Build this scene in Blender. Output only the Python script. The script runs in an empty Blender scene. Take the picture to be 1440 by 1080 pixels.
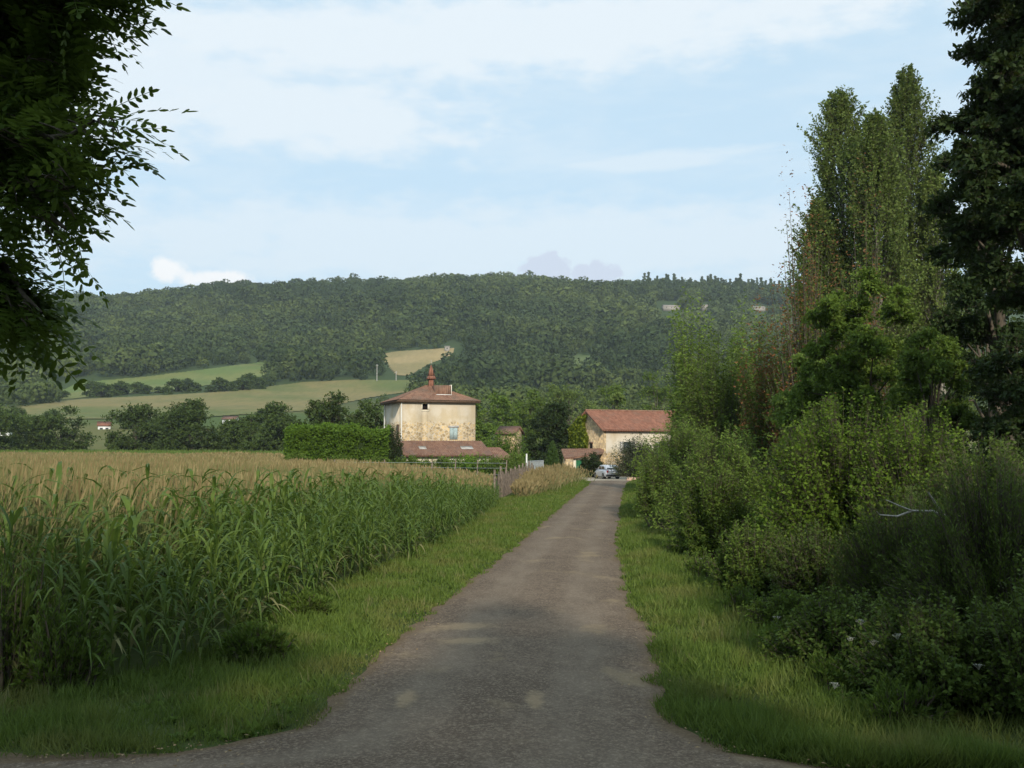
import bpy, math
import numpy as np
from mathutils import Vector, Matrix
D = bpy.data
SC = bpy.context.scene
COL = SC.collection
R = math.radians
CAM_Z, FPX = 2.7, 1400.0
PIT = math.atan(90 / 1400)
CP, SP = math.cos(PIT), math.sin(PIT)


# ------------------------------------------------------------------ survey helpers
def ray(px, py):
    b = 540 - py
    f = FPX * CP - b * SP
    return (px - 720) / f, (FPX * SP + b * CP) / f


def W(px, py, Y):
    u, v = ray(px, py)
    return np.array([u * Y, Y, CAM_Z + v * Y])


def proj(x, y, z):
    dz = z - CAM_Z
    f = y * CP + dz * SP
    up = -y * SP + dz * CP
    return 720 + FPX * x / f, 540 - FPX * up / f


def unit(v):
    return v / np.maximum(np.linalg.norm(v, axis=-1, keepdims=True), 1e-9)


def sm(a, b, x):
    t = np.clip((x - a) / (b - a), 0, 1)
    return t * t * (3 - 2 * t)


def wob(x, y, s=1.0):
    return (np.sin(x * 1.3 * s + 1.7 * np.sin(y * .7 * s)) + np.sin(y * 1.7 * s + 1.1 * np.sin(x * .9 * s + 2)) + np.sin((x + y) * .6 * s + 1)) / 3


YP = np.array([-400, 120, 170, 230, 300, 450, 600, 800, 1000, 1200, 1300, 1420, 1800, 2600.])
ZP = np.array([0, 0, .6, 2.2, 6.5, 19, 36, 76, 136, 196, 217, 222, 170, 100.])
RP = np.array([-900, 0, 130, 300, 430, 560, 640, 740, 860, 930, 1000, 1110, 1300, 2200.])
RZ = np.array([205, 207, 212, 217, 225, 232, 237, 234, 226, 229, 230, 223, 215, 200.]) / 237


def H(x, y):
    x = np.asarray(x, float)
    y = np.asarray(y, float)
    z = np.interp(y, YP, ZP)
    px = 720 + 1400 * x / np.maximum(y, 60)
    k = sm(380, 1000, y)
    z = z * (1 - k + k * np.interp(px, RP, RZ))
    z = z + sm(330, 800, y) * (7 * wob(x, y, .011) + 5 * wob(x + 300, y, .027))
    dip = np.exp(-(((x - 8) / 22) ** 2 + ((y - 108) / 20) ** 2))
    return z - .52 * dip


# ------------------------------------------------------------------ mesh helpers
class MB:
    def __init__(s):
        s.V, s.F, s.T, s.M, s.n = [], [], [], [], 0

    def add(s, V, F, t=.5, m=0):
        V = np.asarray(V, float).reshape(-1, 3)
        F = np.asarray(F, int)
        s.V.append(V)
        s.F.append(F + s.n)
        s.T.append(np.broadcast_to(np.asarray(t, float), (len(F),)).copy())
        s.M.append(np.broadcast_to(np.asarray(m, int), (len(F),)).copy())
        s.n += len(V)
        return s

    def arrays(s):
        return np.concatenate(s.V), s.F, s.T, s.M

    def build(s, name, mats, parent=None, loc=(0, 0, 0), rz=0, smooth=False, link=True):
        V = np.concatenate(s.V)
        me = D.meshes.new(name)
        me.vertices.add(len(V))
        me.vertices.foreach_set('co', V.astype(np.float32).ravel())
        sizes = np.concatenate([np.full(len(f), f.shape[1]) for f in s.F])
        idx = np.concatenate([f.ravel() for f in s.F])
        me.loops.add(len(idx))
        me.loops.foreach_set('vertex_index', idx.astype(np.int32))
        me.polygons.add(len(sizes))
        st = np.concatenate([[0], np.cumsum(sizes)[:-1]])
        me.polygons.foreach_set('loop_start', st.astype(np.int32))
        me.polygons.foreach_set('material_index', np.concatenate(s.M).astype(np.int32))
        if smooth:
            me.polygons.foreach_set('use_smooth', np.ones(len(sizes), bool))
        at = me.attributes.new('tint', 'FLOAT', 'FACE')
        at.data.foreach_set('value', np.concatenate(s.T).astype(np.float32))
        me.update(calc_edges=True)
        me.validate()
        for m in (mats if isinstance(mats, (list, tuple)) else [mats]):
            me.materials.append(m)
        o = D.objects.new(name, me)
        o.location = loc
        o.rotation_euler.z = rz
        o.parent = parent
        COL.objects.link(o)
        return o


def tag(o, label=None, cat=None, group=None, kind=None):
    for k, v in (('label', label), ('category', cat), ('group', group), ('kind', kind)):
        if v:
            o[k] = v
    return o


def thing(name, label, cat, loc=(0, 0, 0), rz=0, group=None):
    o = D.objects.new(name, None)
    o.empty_display_size = .3
    COL.objects.link(o)
    o.location = loc
    o.rotation_euler.z = rz
    return tag(o, label, cat, group)


def dup(o, loc=None, rz=None, sc=None, parent=None, label=None):
    c = o.copy()
    COL.objects.link(c)
    if parent is not None:
        c.parent = parent
    if loc is not None:
        c.location = loc
    if rz is not None:
        c.rotation_euler.z = rz
    if sc is not None:
        c.scale = sc
    if label:
        c['label'] = label
    for ch in o.children:
        dup(ch, parent=c)
    return c


def box(mb, x0, x1, y0, y1, z0, z1, m=0, t=.5):
    V = [(x0, y0, z0), (x1, y0, z0), (x1, y1, z0), (x0, y1, z0), (x0, y0, z1), (x1, y0, z1), (x1, y1, z1), (x0, y1, z1)]
    F = [(0, 3, 2, 1), (4, 5, 6, 7), (0, 1, 5, 4), (1, 2, 6, 5), (2, 3, 7, 6), (3, 0, 4, 7)]
    return mb.add(V, F, t, m)


def frustum(mb, c0, h0, c1, h1, m=0):
    (x, y, z), (a, b, c) = c0, c1
    V = [(x - h0[0], y - h0[1], z), (x + h0[0], y - h0[1], z), (x + h0[0], y + h0[1], z), (x - h0[0], y + h0[1], z),
         (a - h1[0], b - h1[1], c), (a + h1[0], b - h1[1], c), (a + h1[0], b + h1[1], c), (a - h1[0], b + h1[1], c)]
    F = [(0, 3, 2, 1), (4, 5, 6, 7), (0, 1, 5, 4), (1, 2, 6, 5), (2, 3, 7, 6), (3, 0, 4, 7)]
    return mb.add(V, F, .5, m)


def slab(mb, P, th, m=0):
    """a thick quad; P four corners (ccw seen from above), th downwards"""
    P = np.asarray(P, float)
    Q = P - np.array([0, 0, th])
    F = [(0, 1, 2, 3), (7, 6, 5, 4), (0, 4, 5, 1), (1, 5, 6, 2), (2, 6, 7, 3), (3, 7, 4, 0)]
    return mb.add(np.concatenate([P, Q]), F, .5, m)


def vtubes(mb, P, rad, n=3, m=0, t=.5):
    """P (B,K,3) paths, rad (B,K) or (K,)"""
    P = np.asarray(P, float)
    B, K = P.shape[:2]
    rad = np.broadcast_to(np.asarray(rad, float), (B, K))
    T = unit(np.gradient(P, axis=1))
    ref = np.where(np.abs(T[..., 2:3]) > .85, np.array([1., .1, 0]), np.array([.1, .05, 1.]))
    A = unit(np.cross(T, ref))
    C = np.cross(T, A)
    a = np.arange(n) * 2 * math.pi / n
    ring = P[:, :, None] + rad[..., None, None] * (A[:, :, None] * np.cos(a)[:, None] + C[:, :, None] * np.sin(a)[:, None])
    i = np.arange(B * K * n).reshape(B, K, n)
    F = np.stack([i[:, :-1], np.roll(i, -1, 2)[:, :-1], np.roll(i, -1, 2)[:, 1:], i[:, 1:]], -1).reshape(-1, 4)
    tt = t if np.isscalar(t) else np.repeat(t, (K - 1) * n)
    return mb.add(ring.reshape(-1, 3), F, tt, m)


def tube(mb, pts, rad, n=7, m=0):
    return vtubes(mb, np.asarray(pts, float)[None], np.asarray(rad, float)[None], n, m)


def leaves(mb, P, Dv, N, L, Wd, t, m=0, fold=.12):
    S = unit(np.cross(Dv, N))
    U = np.cross(S, Dv)
    L = L[:, None]
    Wd = Wd[:, None]
    V = np.stack([P, P + Dv * L * .45 + S * Wd * .5 + U * Wd * fold, P + Dv * L, P + Dv * L * .45 - S * Wd * .5 + U * Wd * fold], 1)
    F = np.arange(len(P) * 4).reshape(-1, 4)
    return mb.add(V.reshape(-1, 3), F, t, m)


def spray(mb, S, E, nl, L, Wd, rng, s0=.3, sag=.0, splay=.9, up=.5, m=0, stem=0., sm_=None):
    B = len(S)
    d = E - S
    ln = np.linalg.norm(d, axis=1)
    T = unit(d)
    t = s0 + (1 - s0) * rng.random((B, nl)) ** .8
    P = S[:, None] + d[:, None] * t[..., None]
    P[..., 2] -= sag * ln[:, None] * t * t
    P = P + rng.normal(0, .02, P.shape) * ln[:, None, None]
    r = rng.normal(size=(B, nl, 3))
    Tn = np.broadcast_to(T[:, None], r.shape)
    perp = unit(r - (r * Tn).sum(-1, keepdims=True) * Tn)
    Dv = unit(Tn * (1 - splay * .55) + perp * splay + np.array([0, 0, -.15 * (sag > 0)]))
    N = unit(rng.normal(size=(B, nl, 3)) * .6 + np.array([0, 0, up]) + Tn * .25)
    Ls = L * (.6 + .7 * rng.random((B, nl)))
    tw = rng.random(B)
    tt = np.clip(.55 * tw[:, None] + .45 * rng.random((B, nl)), 0, 1)
    leaves(mb, P.reshape(-1, 3), Dv.reshape(-1, 3), N.reshape(-1, 3), Ls.ravel(), (Ls * Wd / L).ravel(), tt.ravel(), m)
    if stem:
        k = np.linspace(0, 1, 4)
        Q = S[:, None] + d[:, None] * k[:, None]
        Q[..., 2] -= sag * ln[:, None] * k * k
        vtubes(mb, Q, stem * (1 - .75 * k), 3, sm_ if sm_ is not None else m)


def clumpset(c, rad, n, rr, rng, shell=(.45, .95), zlow=-1.):
    d = unit(rng.normal(size=(n, 3)))
    d[:, 2] = np.where(d[:, 2] < zlow, -d[:, 2], d[:, 2])
    C = np.asarray(c) + d * np.asarray(rad) * (shell[0] + (shell[1] - shell[0]) * rng.random((n, 1)))
    return C, rr * (.6 + .8 * rng.random(n))


def clumps_to_twigs(C, r, per, rng, center=None, upb=.25, squash=.75):
    S, E = [], []
    for c, q in zip(C, r):
        n = max(4, int(per * q * q))
        d = unit(rng.normal(size=(n, 3)) + np.array([0, 0, upb]))
        if center is not None:
            d = unit(d + .7 * unit(c - center))
        d[:, 2] *= squash
        S.append(c + rng.normal(0, .15 * q, (n, 3)))
        E.append(c + d * q * (.65 + .5 * rng.random((n, 1))))
    return np.concatenate(S), np.concatenate(E)


# ------------------------------------------------------------------ materials
def newmat(name):
    m = D.materials.new(name)
    m.use_nodes = True
    nt = m.node_tree
    nt.nodes.clear()
    return m, nt


class NG:
    def __init__(s, nt):
        s.nt = nt

    def n(s, typ, **kw):
        x = s.nt.nodes.new(typ)
        for k, v in kw.items():
            setattr(x, k, v)
        return x

    def set(s, sock, v):
        if hasattr(v, 'is_output') or isinstance(v, bpy.types.NodeSocket):
            s.nt.links.new(v, sock)
        elif v is not None:
            if sock.type == 'RGBA' and len(v) == 3:
                v = (*v, 1)
            sock.default_value = v

    def math(s, op, a, b=None, c=None, clamp=False):
        x = s.n('ShaderNodeMath', operation=op, use_clamp=clamp)
        s.set(x.inputs[0], a)
        if b is not None:
            s.set(x.inputs[1], b)
        if c is not None:
            s.set(x.inputs[2], c)
        return x.outputs[0]

    def mix(s, f, a, b, mode='MIX'):
        x = s.n('ShaderNodeMix', data_type='RGBA', blend_type=mode)
        s.set(x.inputs[0], f)
        s.set(x.inputs[6], a)
        s.set(x.inputs[7], b)
        return x.outputs[2]

    def ss(s, v, a, b, lo=0., hi=1.):
        x = s.n('ShaderNodeMapRange', interpolation_type='SMOOTHSTEP')
        for i, q in enumerate((v, a, b, lo, hi)):
            s.set(x.inputs[i], q)
        return x.outputs[0]

    def noise(s, vec, scale, detail=4., rough=.55, dist=0.):
        x = s.n('ShaderNodeTexNoise')
        if vec is not None:
            s.set(x.inputs['Vector'], vec)
        x.inputs['Scale'].default_value = scale
        x.inputs['Detail'].default_value = detail
        x.inputs['Roughness'].default_value = rough
        x.inputs['Distortion'].default_value = dist
        return x.outputs[0]

    def voro(s, vec, scale, out='Distance', feat='F1'):
        x = s.n('ShaderNodeTexVoronoi', feature=feat)
        s.set(x.inputs['Vector'], vec)
        x.inputs['Scale'].default_value = scale
        return x.outputs[out]

    def obj(s):
        return s.n('ShaderNodeTexCoord').outputs['Object']

    def mapv(s, vec, scale=(1, 1, 1), rot=(0, 0, 0), loc=(0, 0, 0)):
        x = s.n('ShaderNodeMapping')
        s.set(x.inputs[0], vec)
        x.inputs[1].default_value = loc
        x.inputs[2].default_value = rot
        x.inputs[3].default_value = scale
        return x.outputs[0]

    def bsdf(s, col, rough=.8, spec=.3, bump=None, bstr=.3, bdist=.02, metal=0.):
        p = s.n('ShaderNodeBsdfPrincipled')
        s.set(p.inputs['Base Color'], col)
        s.set(p.inputs['Roughness'], rough)
        p.inputs['Specular IOR Level'].default_value = spec
        p.inputs['Metallic'].default_value = metal
        if bump is not None:
            b = s.n('ShaderNodeBump')
            b.inputs['Strength'].default_value = bstr
            b.inputs['Distance'].default_value = bdist
            s.set(b.inputs['Height'], bump)
            s.nt.links.new(b.outputs[0], p.inputs['Normal'])
        return p.outputs[0]

    def out(s, sh):
        o = s.n('ShaderNodeOutputMaterial')
        s.nt.links.new(sh, o.inputs[0])


def leafmat(name, dark, light, alt, transl=.3, nscale=.5, altf=.6, rough=.6, spec=.12):
    m, nt = newmat(name)
    g = NG(nt)
    a = g.n('ShaderNodeAttribute', attribute_name='tint').outputs['Fac']
    ob = g.n('ShaderNodeObjectInfo').outputs['Random']
    c = g.mix(a, dark, light)
    nz = g.ss(g.noise(g.obj(), nscale, 3), .45, .7, 0, altf)
    c = g.mix(nz, c, alt)
    hs = g.n('ShaderNodeHueSaturation')
    g.set(hs.inputs['Color'], c)
    g.set(hs.inputs['Value'], g.math('MULTIPLY_ADD', ob, .3, .85))
    c = hs.outputs[0]
    p = g.bsdf(c, rough, spec)
    t = g.n('ShaderNodeBsdfTranslucent')
    g.set(t.inputs[0], g.mix(.35, c, (.16, .2, .03)))
    x = g.n('ShaderNodeMixShader')
    x.inputs[0].default_value = transl
    nt.links.new(p, x.inputs[1])
    nt.links.new(t.outputs[0], x.inputs[2])
    g.out(x.outputs[0])
    return m


def plain(name, col, rough=.7, spec=.3, var=.25, scale=3., metal=0., bump=0.):
    m, nt = newmat(name)
    g = NG(nt)
    nz = g.noise(g.obj(), scale, 5, .6)
    lo = tuple(c * (1 - var) for c in col)
    hi = tuple(min(1, c * (1 + var)) for c in col)
    c = g.mix(g.ss(nz, .3, .7), lo, hi)
    g.out(g.bsdf(c, rough, spec, nz if bump else None, bump, .02, metal))
    return m


def barkmat(name, col):
    m, nt = newmat(name)
    g = NG(nt)
    v = g.mapv(g.obj(), (1, 1, .25))
    nz = g.noise(v, 14, 5, .65)
    c = g.mix(g.ss(nz, .3, .7), tuple(x * .55 for x in col), tuple(x * 1.35 for x in col))
    g.out(g.bsdf(c, .9, .15, nz, .6, .02))
    return m


MT = {}
MT['bark'] = barkmat('bark', (.09, .075, .055))
MT['bark_pale'] = barkmat('bark_pale', (.26, .24, .2))
MT['deadwood'] = plain('dead_wood', (.4, .37, .32), .85, .2, .3, 20)
MT['deadleaf'] = leafmat('dry_leaf', (.16, .065, .03), (.3, .13, .05), (.13, .08, .03), .25, 1., .5)
# ------------------------------------------------------------------ world, sun, camera
SUN_AZ, SUN_EL = 168., 28.
sv = Vector((math.sin(R(SUN_AZ)) * math.cos(R(SUN_EL)), math.cos(R(SUN_AZ)) * math.cos(R(SUN_EL)), math.sin(R(SUN_EL))))
wd = D.worlds.new('World')
SC.world = wd
wd.use_nodes = True
nt = wd.node_tree
nt.nodes.clear()
g = NG(nt)
sky = g.n('ShaderNodeTexSky', sky_type='NISHITA', sun_disc=False)
sky.sun_elevation = R(SUN_EL)
sky.sun_rotation = R(SUN_AZ)
sky.altitude = 200
sky.air_density = 1.0
sky.dust_density = 1.6
sky.ozone_density = 1.0
tc = g.n('ShaderNodeTexCoord').outputs['Generated']
sx = g.n('ShaderNodeSeparateXYZ')
nt.links.new(tc, sx.inputs[0])
el = g.math('ARCSINE', sx.outputs[2])
az = g.math('ARCTAN2', sx.outputs[0], sx.outputs[1])
cb = g.n('ShaderNodeCombineXYZ')
nt.links.new(az, cb.inputs[0])
nt.links.new(el, cb.inputs[1])
vec = cb.outputs[0]
n1 = g.noise(g.mapv(vec, (2.2, 8, 1), (0, 0, .06), (.4, .3, 0)), 2.2, 7, .55, .3)
n2 = g.noise(g.mapv(vec, (5, 22, 1), (0, 0, .12), (3.1, 1.3, 0)), 2.5, 6, .6, .4)
warp = g.noise(g.mapv(vec, (6, 14, 1)), 3, 5, .55)
puff = g.noise(g.mapv(vec, (1, 1, 1)), 34, 5, .6)


def blob(px, py, w, h, rot=0., soft=1., nz=None, amt=.9):
    """a cloud bank in a given direction of the sky: azimuth, elevation, angular half sizes (in 1/1400 rad)"""
    a0, e0 = math.atan((px - 720) / 1400), math.atan((630 - py) / 1400)
    da = g.math('SUBTRACT', az, a0)
    de = g.math('SUBTRACT', el, e0)
    c, s = math.cos(rot), math.sin(rot)
    u = g.math('ADD', g.math('MULTIPLY', da, c * 1400 / w), g.math('MULTIPLY', de, s * 1400 / w))
    v = g.math('ADD', g.math('MULTIPLY', da, -s * 1400 / h), g.math('MULTIPLY', de, c * 1400 / h))
    r = g.math('SQRT', g.math('ADD', g.math('MULTIPLY', u, u), g.math('MULTIPLY', v, v)))
    r = g.math('ADD', r, g.math('MULTIPLY', g.math('SUBTRACT', nz if nz else warp, .5), amt * 2))
    return g.ss(r, 1 + .35 * soft, 1 - .55 * soft)


veil = g.math('ADD', g.math('MULTIPLY', g.ss(n1, .42, .68), .75), g.math('MULTIPLY', g.ss(n2, .5, .75), .3), clamp=True)
band = g.math('MAXIMUM', blob(690, 40, 800, 60, .05), g.math('MULTIPLY', blob(400, 165, 300, 55, -.03), .95))
band = g.math('MAXIMUM', band, g.math('MULTIPLY', blob(170, 130, 260, 110, .1), .9))
band = g.math('MAXIMUM', band, g.math('MULTIPLY', blob(930, 225, 150, 14, .03, 1, n2), .6))
band = g.math('MAXIMUM', band, g.math('MULTIPLY', blob(720, 345, 900, 62, 0, 1), .7))
veil = g.math('MAXIMUM', g.math('MULTIPLY', veil, .5), band, clamp=True)
STR = .125
skyc = g.mix(.82, sky.outputs[0], (4.9, 6.5, 7.65))
warmw = (7.0, 7.35, 7.55)
c = g.mix(g.math('MULTIPLY', veil, .7), skyc, warmw)
cum = g.math('MAXIMUM', blob(232, 392, 22, 15, 0, .8, puff, 1.2), blob(300, 401, 55, 12, 0, .9, puff, 1.2))
c = g.mix(g.math('MULTIPLY', cum, .9), c, (7.9, 7.95, 7.95))
grey = g.math('MAXIMUM', blob(768, 380, 38, 24, 0, .4, puff, 1.1), blob(838, 384, 38, 20, 0, .4, puff, 1.1))
c = g.mix(g.math('MULTIPLY', grey, .85), c, (5.0, 5.6, 6.7))
bg = g.n('ShaderNodeBackground')
bg.inputs[1].default_value = STR
nt.links.new(c, bg.inputs[0])
ow = g.n('ShaderNodeOutputWorld')
nt.links.new(bg.outputs[0], ow.inputs[0])

ld = D.lights.new('sun', 'SUN')
ld.energy = 3.6
ld.angle = R(2.2)
ld.color = (1, .91, .78)
lo = D.objects.new('sun', ld)
lo.rotation_euler = sv.to_track_quat('Z', 'Y').to_euler()
lo.location = (30, -30, 60)
COL.objects.link(lo)

cd = D.cameras.new('camera')
cd.lens = 35
cd.sensor_width = 36
cd.clip_end = 6000
cd.clip_start = .05
co = D.objects.new('camera', cd)
co.location = (0, 0, CAM_Z)
co.rotation_euler = (R(90) + PIT, 0, 0)
COL.objects.link(co)
SC.camera = co
SC.view_settings.view_transform = 'Standard'
SC.view_settings.look = 'None'
SC.view_settings.exposure = .12
SC.view_settings.gamma = 1
SC.view_settings.use_curve_mapping = False
SC.cycles.max_bounces = 6
SC.cycles.diffuse_bounces = 3
SC.cycles.glossy_bounces = 2
SC.cycles.transmission_bounces = 3
SC.cycles.volume_bounces = 0
SC.cycles.caustics_reflective = False
SC.cycles.caustics_refractive = False

# ------------------------------------------------------------------ terrain
LY = np.array([8.4, 8.9, 9.2, 9.8, 12, 15.1, 19, 27, 36, 52, 72, 82, 95, 104.])
LL = np.array([-6.5, -3.2, -2.6, -2.05, -1.85, -1.55, -1.05, 0., 1.05, 2.95, 5.35, 6.35, 6.4, 5.5])
RY = np.array([8.3, 8.6, 9.0, 9.8, 10.5, 12.5, 15.1, 18, 22, 28, 36, 42, 56, 72, 82, 95, 104.])
RX = np.array([4.2, 2.7, 1.95, 1.62, 1.55, 1.85, 2.07, 2.12, 2.5, 2.98, 3.95, 4.62, 6.3, 8.3, 9.7, 13, 14.])
lane_l = lambda y: np.interp(y, LY, LL) + .05 * wob(y * 2.1, y * .7) + .025 * np.sin(y * 7.3) + .03 * wob(y * 11, y * 3)
lane_r = lambda y: np.interp(y, RY, RX) + .05 * wob(y * 1.7 + 5, y * .9) + .025 * np.sin(y * 6.1 + 2) + .03 * wob(y * 9, y * 4)
EY = np.array([10., 11, 12.2, 18.4, 23.6, 32, 44, 52.])
EX = np.array([-7.5, -5.2, -3.75, -3.4, -2.5, -1.6, -.75, -.6])
maize_edge = lambda y: np.interp(y, EY, EX) + .12 * np.sin(y * 1.9)


def gridmesh(xs, ys, zfun, name, mat, t=None):
    X, Y = np.meshgrid(xs, ys)
    V = np.stack([X, Y, zfun(X, Y)], -1).reshape(-1, 3)
    i = np.arange(X.size).reshape(X.shape)
    F = np.stack([i[:-1, :-1], i[:-1, 1:], i[1:, 1:], i[1:, :-1]], -1).reshape(-1, 4)
    return MB().add(V, F, .5 if t is None else t).build(name, mat, smooth=True)


m, nt = newmat('ground_soil_and_grass')
g = NG(nt)
p = g.obj()
a = g.noise(p, .35, 5, .6)
b = g.noise(p, 6, 5, .65)
c = g.mix(g.ss(a, .35, .65), (.045, .062, .018), (.075, .095, .026))
c = g.mix(g.ss(b, .5, .75, 0, .6), c, (.085, .07, .04))
sx = g.n('ShaderNodeSeparateXYZ')
nt.links.new(p, sx.inputs[0])
far = g.ss(sx.outputs[1], 120, 260)
fc = g.mix(g.ss(g.noise(p, .012, 4), .4, .6), (.075, .11, .03), (.13, .13, .045))
c = g.mix(far, c, fc)
hi = g.ss(sx.outputs[1], 420, 620)
c = g.mix(hi, c, (.05, .075, .028))
g.out(g.bsdf(c, .95, .1, b, .5, .05))
MT['ground'] = m
ys = np.concatenate([np.linspace(-60, 130, 96), np.linspace(135, 420, 58), np.linspace(432, 1900, 110)])
xs = np.concatenate([np.linspace(-2000, -520, 40), np.linspace(-500, -62, 74), np.linspace(-60, 60, 61), np.linspace(62, 500, 74), np.linspace(520, 2000, 40)])
tag(gridmesh(xs, ys, H, 'ground', m), kind='structure')

# lane and the road that crosses in front of it
m, nt = newmat('worn_tarmac')
g = NG(nt)
p = g.obj()
at = g.n('ShaderNodeAttribute', attribute_name='edge').outputs['Fac']
big = g.noise(p, .5, 5, .6)
mid = g.noise(g.mapv(p, (1, .35, 1)), 2.2, 5, .6)
fine = g.noise(p, 26, 6, .8)
vo = g.voro(p, 42)
c = g.mix(g.ss(big, .35, .65), (.1, .073, .051), (.148, .111, .08))
c = g.mix(g.ss(mid, .45, .7, 0, .6), c, (.19, .147, .108))
c = g.mix(g.ss(fine, .47, .63, 0, .95), c, (.3, .24, .18))
c = g.mix(g.ss(vo, .05, .38, .75, 0), c, (.05, .044, .04))
co_ = g.noise(p, 9, 5, .7)
c = g.mix(g.ss(co_, .35, .65, 0, .5), c, (.08, .059, .042))
c = g.mix(g.ss(g.voro(p, 19), .0, .24, .8, 0), c, (.3, .245, .185))
ac = g.n('ShaderNodeAttribute', attribute_name='across').outputs['Fac']
for u_ in (.27, .73):
    d_ = g.math('ABSOLUTE', g.math('SUBTRACT', ac, u_))
    c = g.mix(g.math('MULTIPLY', g.ss(d_, .15, .03, 0, .32), g.ss(mid, .3, .6, .4, 1)), c, (.24, .2, .155))
sxy = g.n('ShaderNodeSeparateXYZ')
nt.links.new(p, sxy.inputs[0])
for px_, py_, w_, l_ in ((572, 985, .13, .42), (752, 988, .12, .4), (650, 884, .6, .35), (655, 905, .5, .3)):
    u_, v_ = ray(px_, py_)
    Yp = -CAM_Z / v_
    dx_ = g.math('DIVIDE', g.math('SUBTRACT', sxy.outputs[0], u_ * Yp), w_)
    dy_ = g.math('DIVIDE', g.math('SUBTRACT', sxy.outputs[1], Yp), l_)
    r_ = g.math('SQRT', g.math('ADD', g.math('MULTIPLY', dx_, dx_), g.math('MULTIPLY', dy_, dy_)))
    r_ = g.math('ADD', r_, g.math('MULTIPLY', g.math('SUBTRACT', co_, .5), 1.6))
    c = g.mix(g.ss(r_, 1.2, .3, 0, .6), c, (.33, .25, .155))
sand = g.ss(g.noise(g.mapv(p, (1.4, 1.0, 1), (0, 0, .5), (3, 1, 0)), .55, 4, .6), .57, .7, 0, .6)
c = g.mix(sand, c, (.27, .21, .13))
e = g.ss(g.math('ADD', at, g.math('MULTIPLY', g.math('SUBTRACT', mid, .5), .9)), .45, .95, 0, .85)
c = g.mix(e, c, g.mix(fine, (.07, .05, .03), (.19, .135, .08)))
c = g.mix(1., c, (1.05, 1., .93), 'MULTIPLY')
hgt = g.math('ADD', g.math('MULTIPLY', fine, .6), g.math('MULTIPLY', vo, .8))
g.out(g.bsdf(c, .92, .2, hgt, .9, .012))
MT['tarmac'] = m


def strip(name, ys, fl, fr, nx, dz, mat, crown=0.):
    s = np.linspace(0, 1, nx)
    Yg = np.repeat(ys[:, None], nx, 1)
    l, r = fl(ys)[:, None], fr(ys)[:, None]
    X = l + (r - l) * s
    Z = H(X, Yg) + dz + crown * sm(8.6, 12.5, Yg) * (1 - (2 * s - 1) ** 2)
    V = np.stack([X, Yg, Z], -1).reshape(-1, 3)
    i = np.arange(X.size).reshape(X.shape)
    F = np.stack([i[:-1, :-1], i[:-1, 1:], i[1:, 1:], i[1:, :-1]], -1).reshape(-1, 4)
    o = MB().add(V, F).build(name, mat, smooth=True)
    ed = np.clip(1 - np.minimum(X - l, r - X) / .55, 0, 1)
    ed = np.maximum(ed, sm(80, 90, Yg))
    at = o.data.attributes.new('edge', 'FLOAT', 'POINT')
    at.data.foreach_set('value', ed.ravel().astype(np.float32))
    at = o.data.attributes.new('across', 'FLOAT', 'POINT')
    at.data.foreach_set('value', np.broadcast_to(s, X.shape).ravel().astype(np.float32))
    return tag(o, kind='structure')


ys = np.concatenate([np.linspace(8.4, 30, 260), np.linspace(30.3, 88, 200)])
strip('farm_lane', ys, lane_l, lane_r, 25, .008, MT['tarmac'], .04)
xs_ = np.linspace(-45, 45, 500)
top = np.interp(xs_, [-45, -6, -3, 0, 2, 3, 45], [9.35, 9.2, 8.92, 8.9, 8.8, 8.5, 7.9]) + .07 * wob(xs_ * 2.3, xs_) + .04 * np.sin(xs_ * 8)
s = np.linspace(0, 1, 20)
Yg = 1.2 + (top[:, None] - 1.2) * s
Xg = np.repeat(xs_[:, None], 20, 1)
i = np.arange(Xg.size).reshape(Xg.shape)
o = MB().add(np.stack([Xg, Yg, np.full_like(Xg, .004)], -1).reshape(-1, 3), np.stack([i[:-1, :-1], i[1:, :-1], i[1:, 1:], i[:-1, 1:]], -1).reshape(-1, 4)).build('road', MT['tarmac'])
ed = np.clip(1 - (top[:, None] - Yg) / 1.5, 0, 1) * np.where((Xg > -2.6) & (Xg < 1.8), 0, 1)
at = o.data.attributes.new('edge', 'FLOAT', 'POINT')
at.data.foreach_set('value', ed.ravel().astype(np.float32))
tag(o, kind='structure')

# pale gravel yard in front of the farm
MT['gravel'] = plain('pale_gravel', (.36, .31, .235), .95, .1, .25, 9)
tag(strip('gravel_yard', np.linspace(84, 122, 60), lambda y: np.interp(y, [84, 90, 100, 122], [6.4, 5.2, 3.6, 4.5]), lambda y: np.interp(y, [84, 90, 122], [10.2, 15, 16.]), 16, .014, MT['gravel']), kind='structure')


# ------------------------------------------------------------------ fields on the hillside
def inpoly(px, py, poly):
    poly = np.asarray(poly, float)
    ins = np.zeros(np.shape(px), bool)
    j = len(poly) - 1
    for i in range(len(poly)):
        xi, yi = poly[i]
        xj, yj = poly[j]
        ins ^= ((yi > py) != (yj > py)) & (px < (xj - xi) * (py - yi) / (yj - yi + 1e-9) + xi)
        j = i
    return ins


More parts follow.
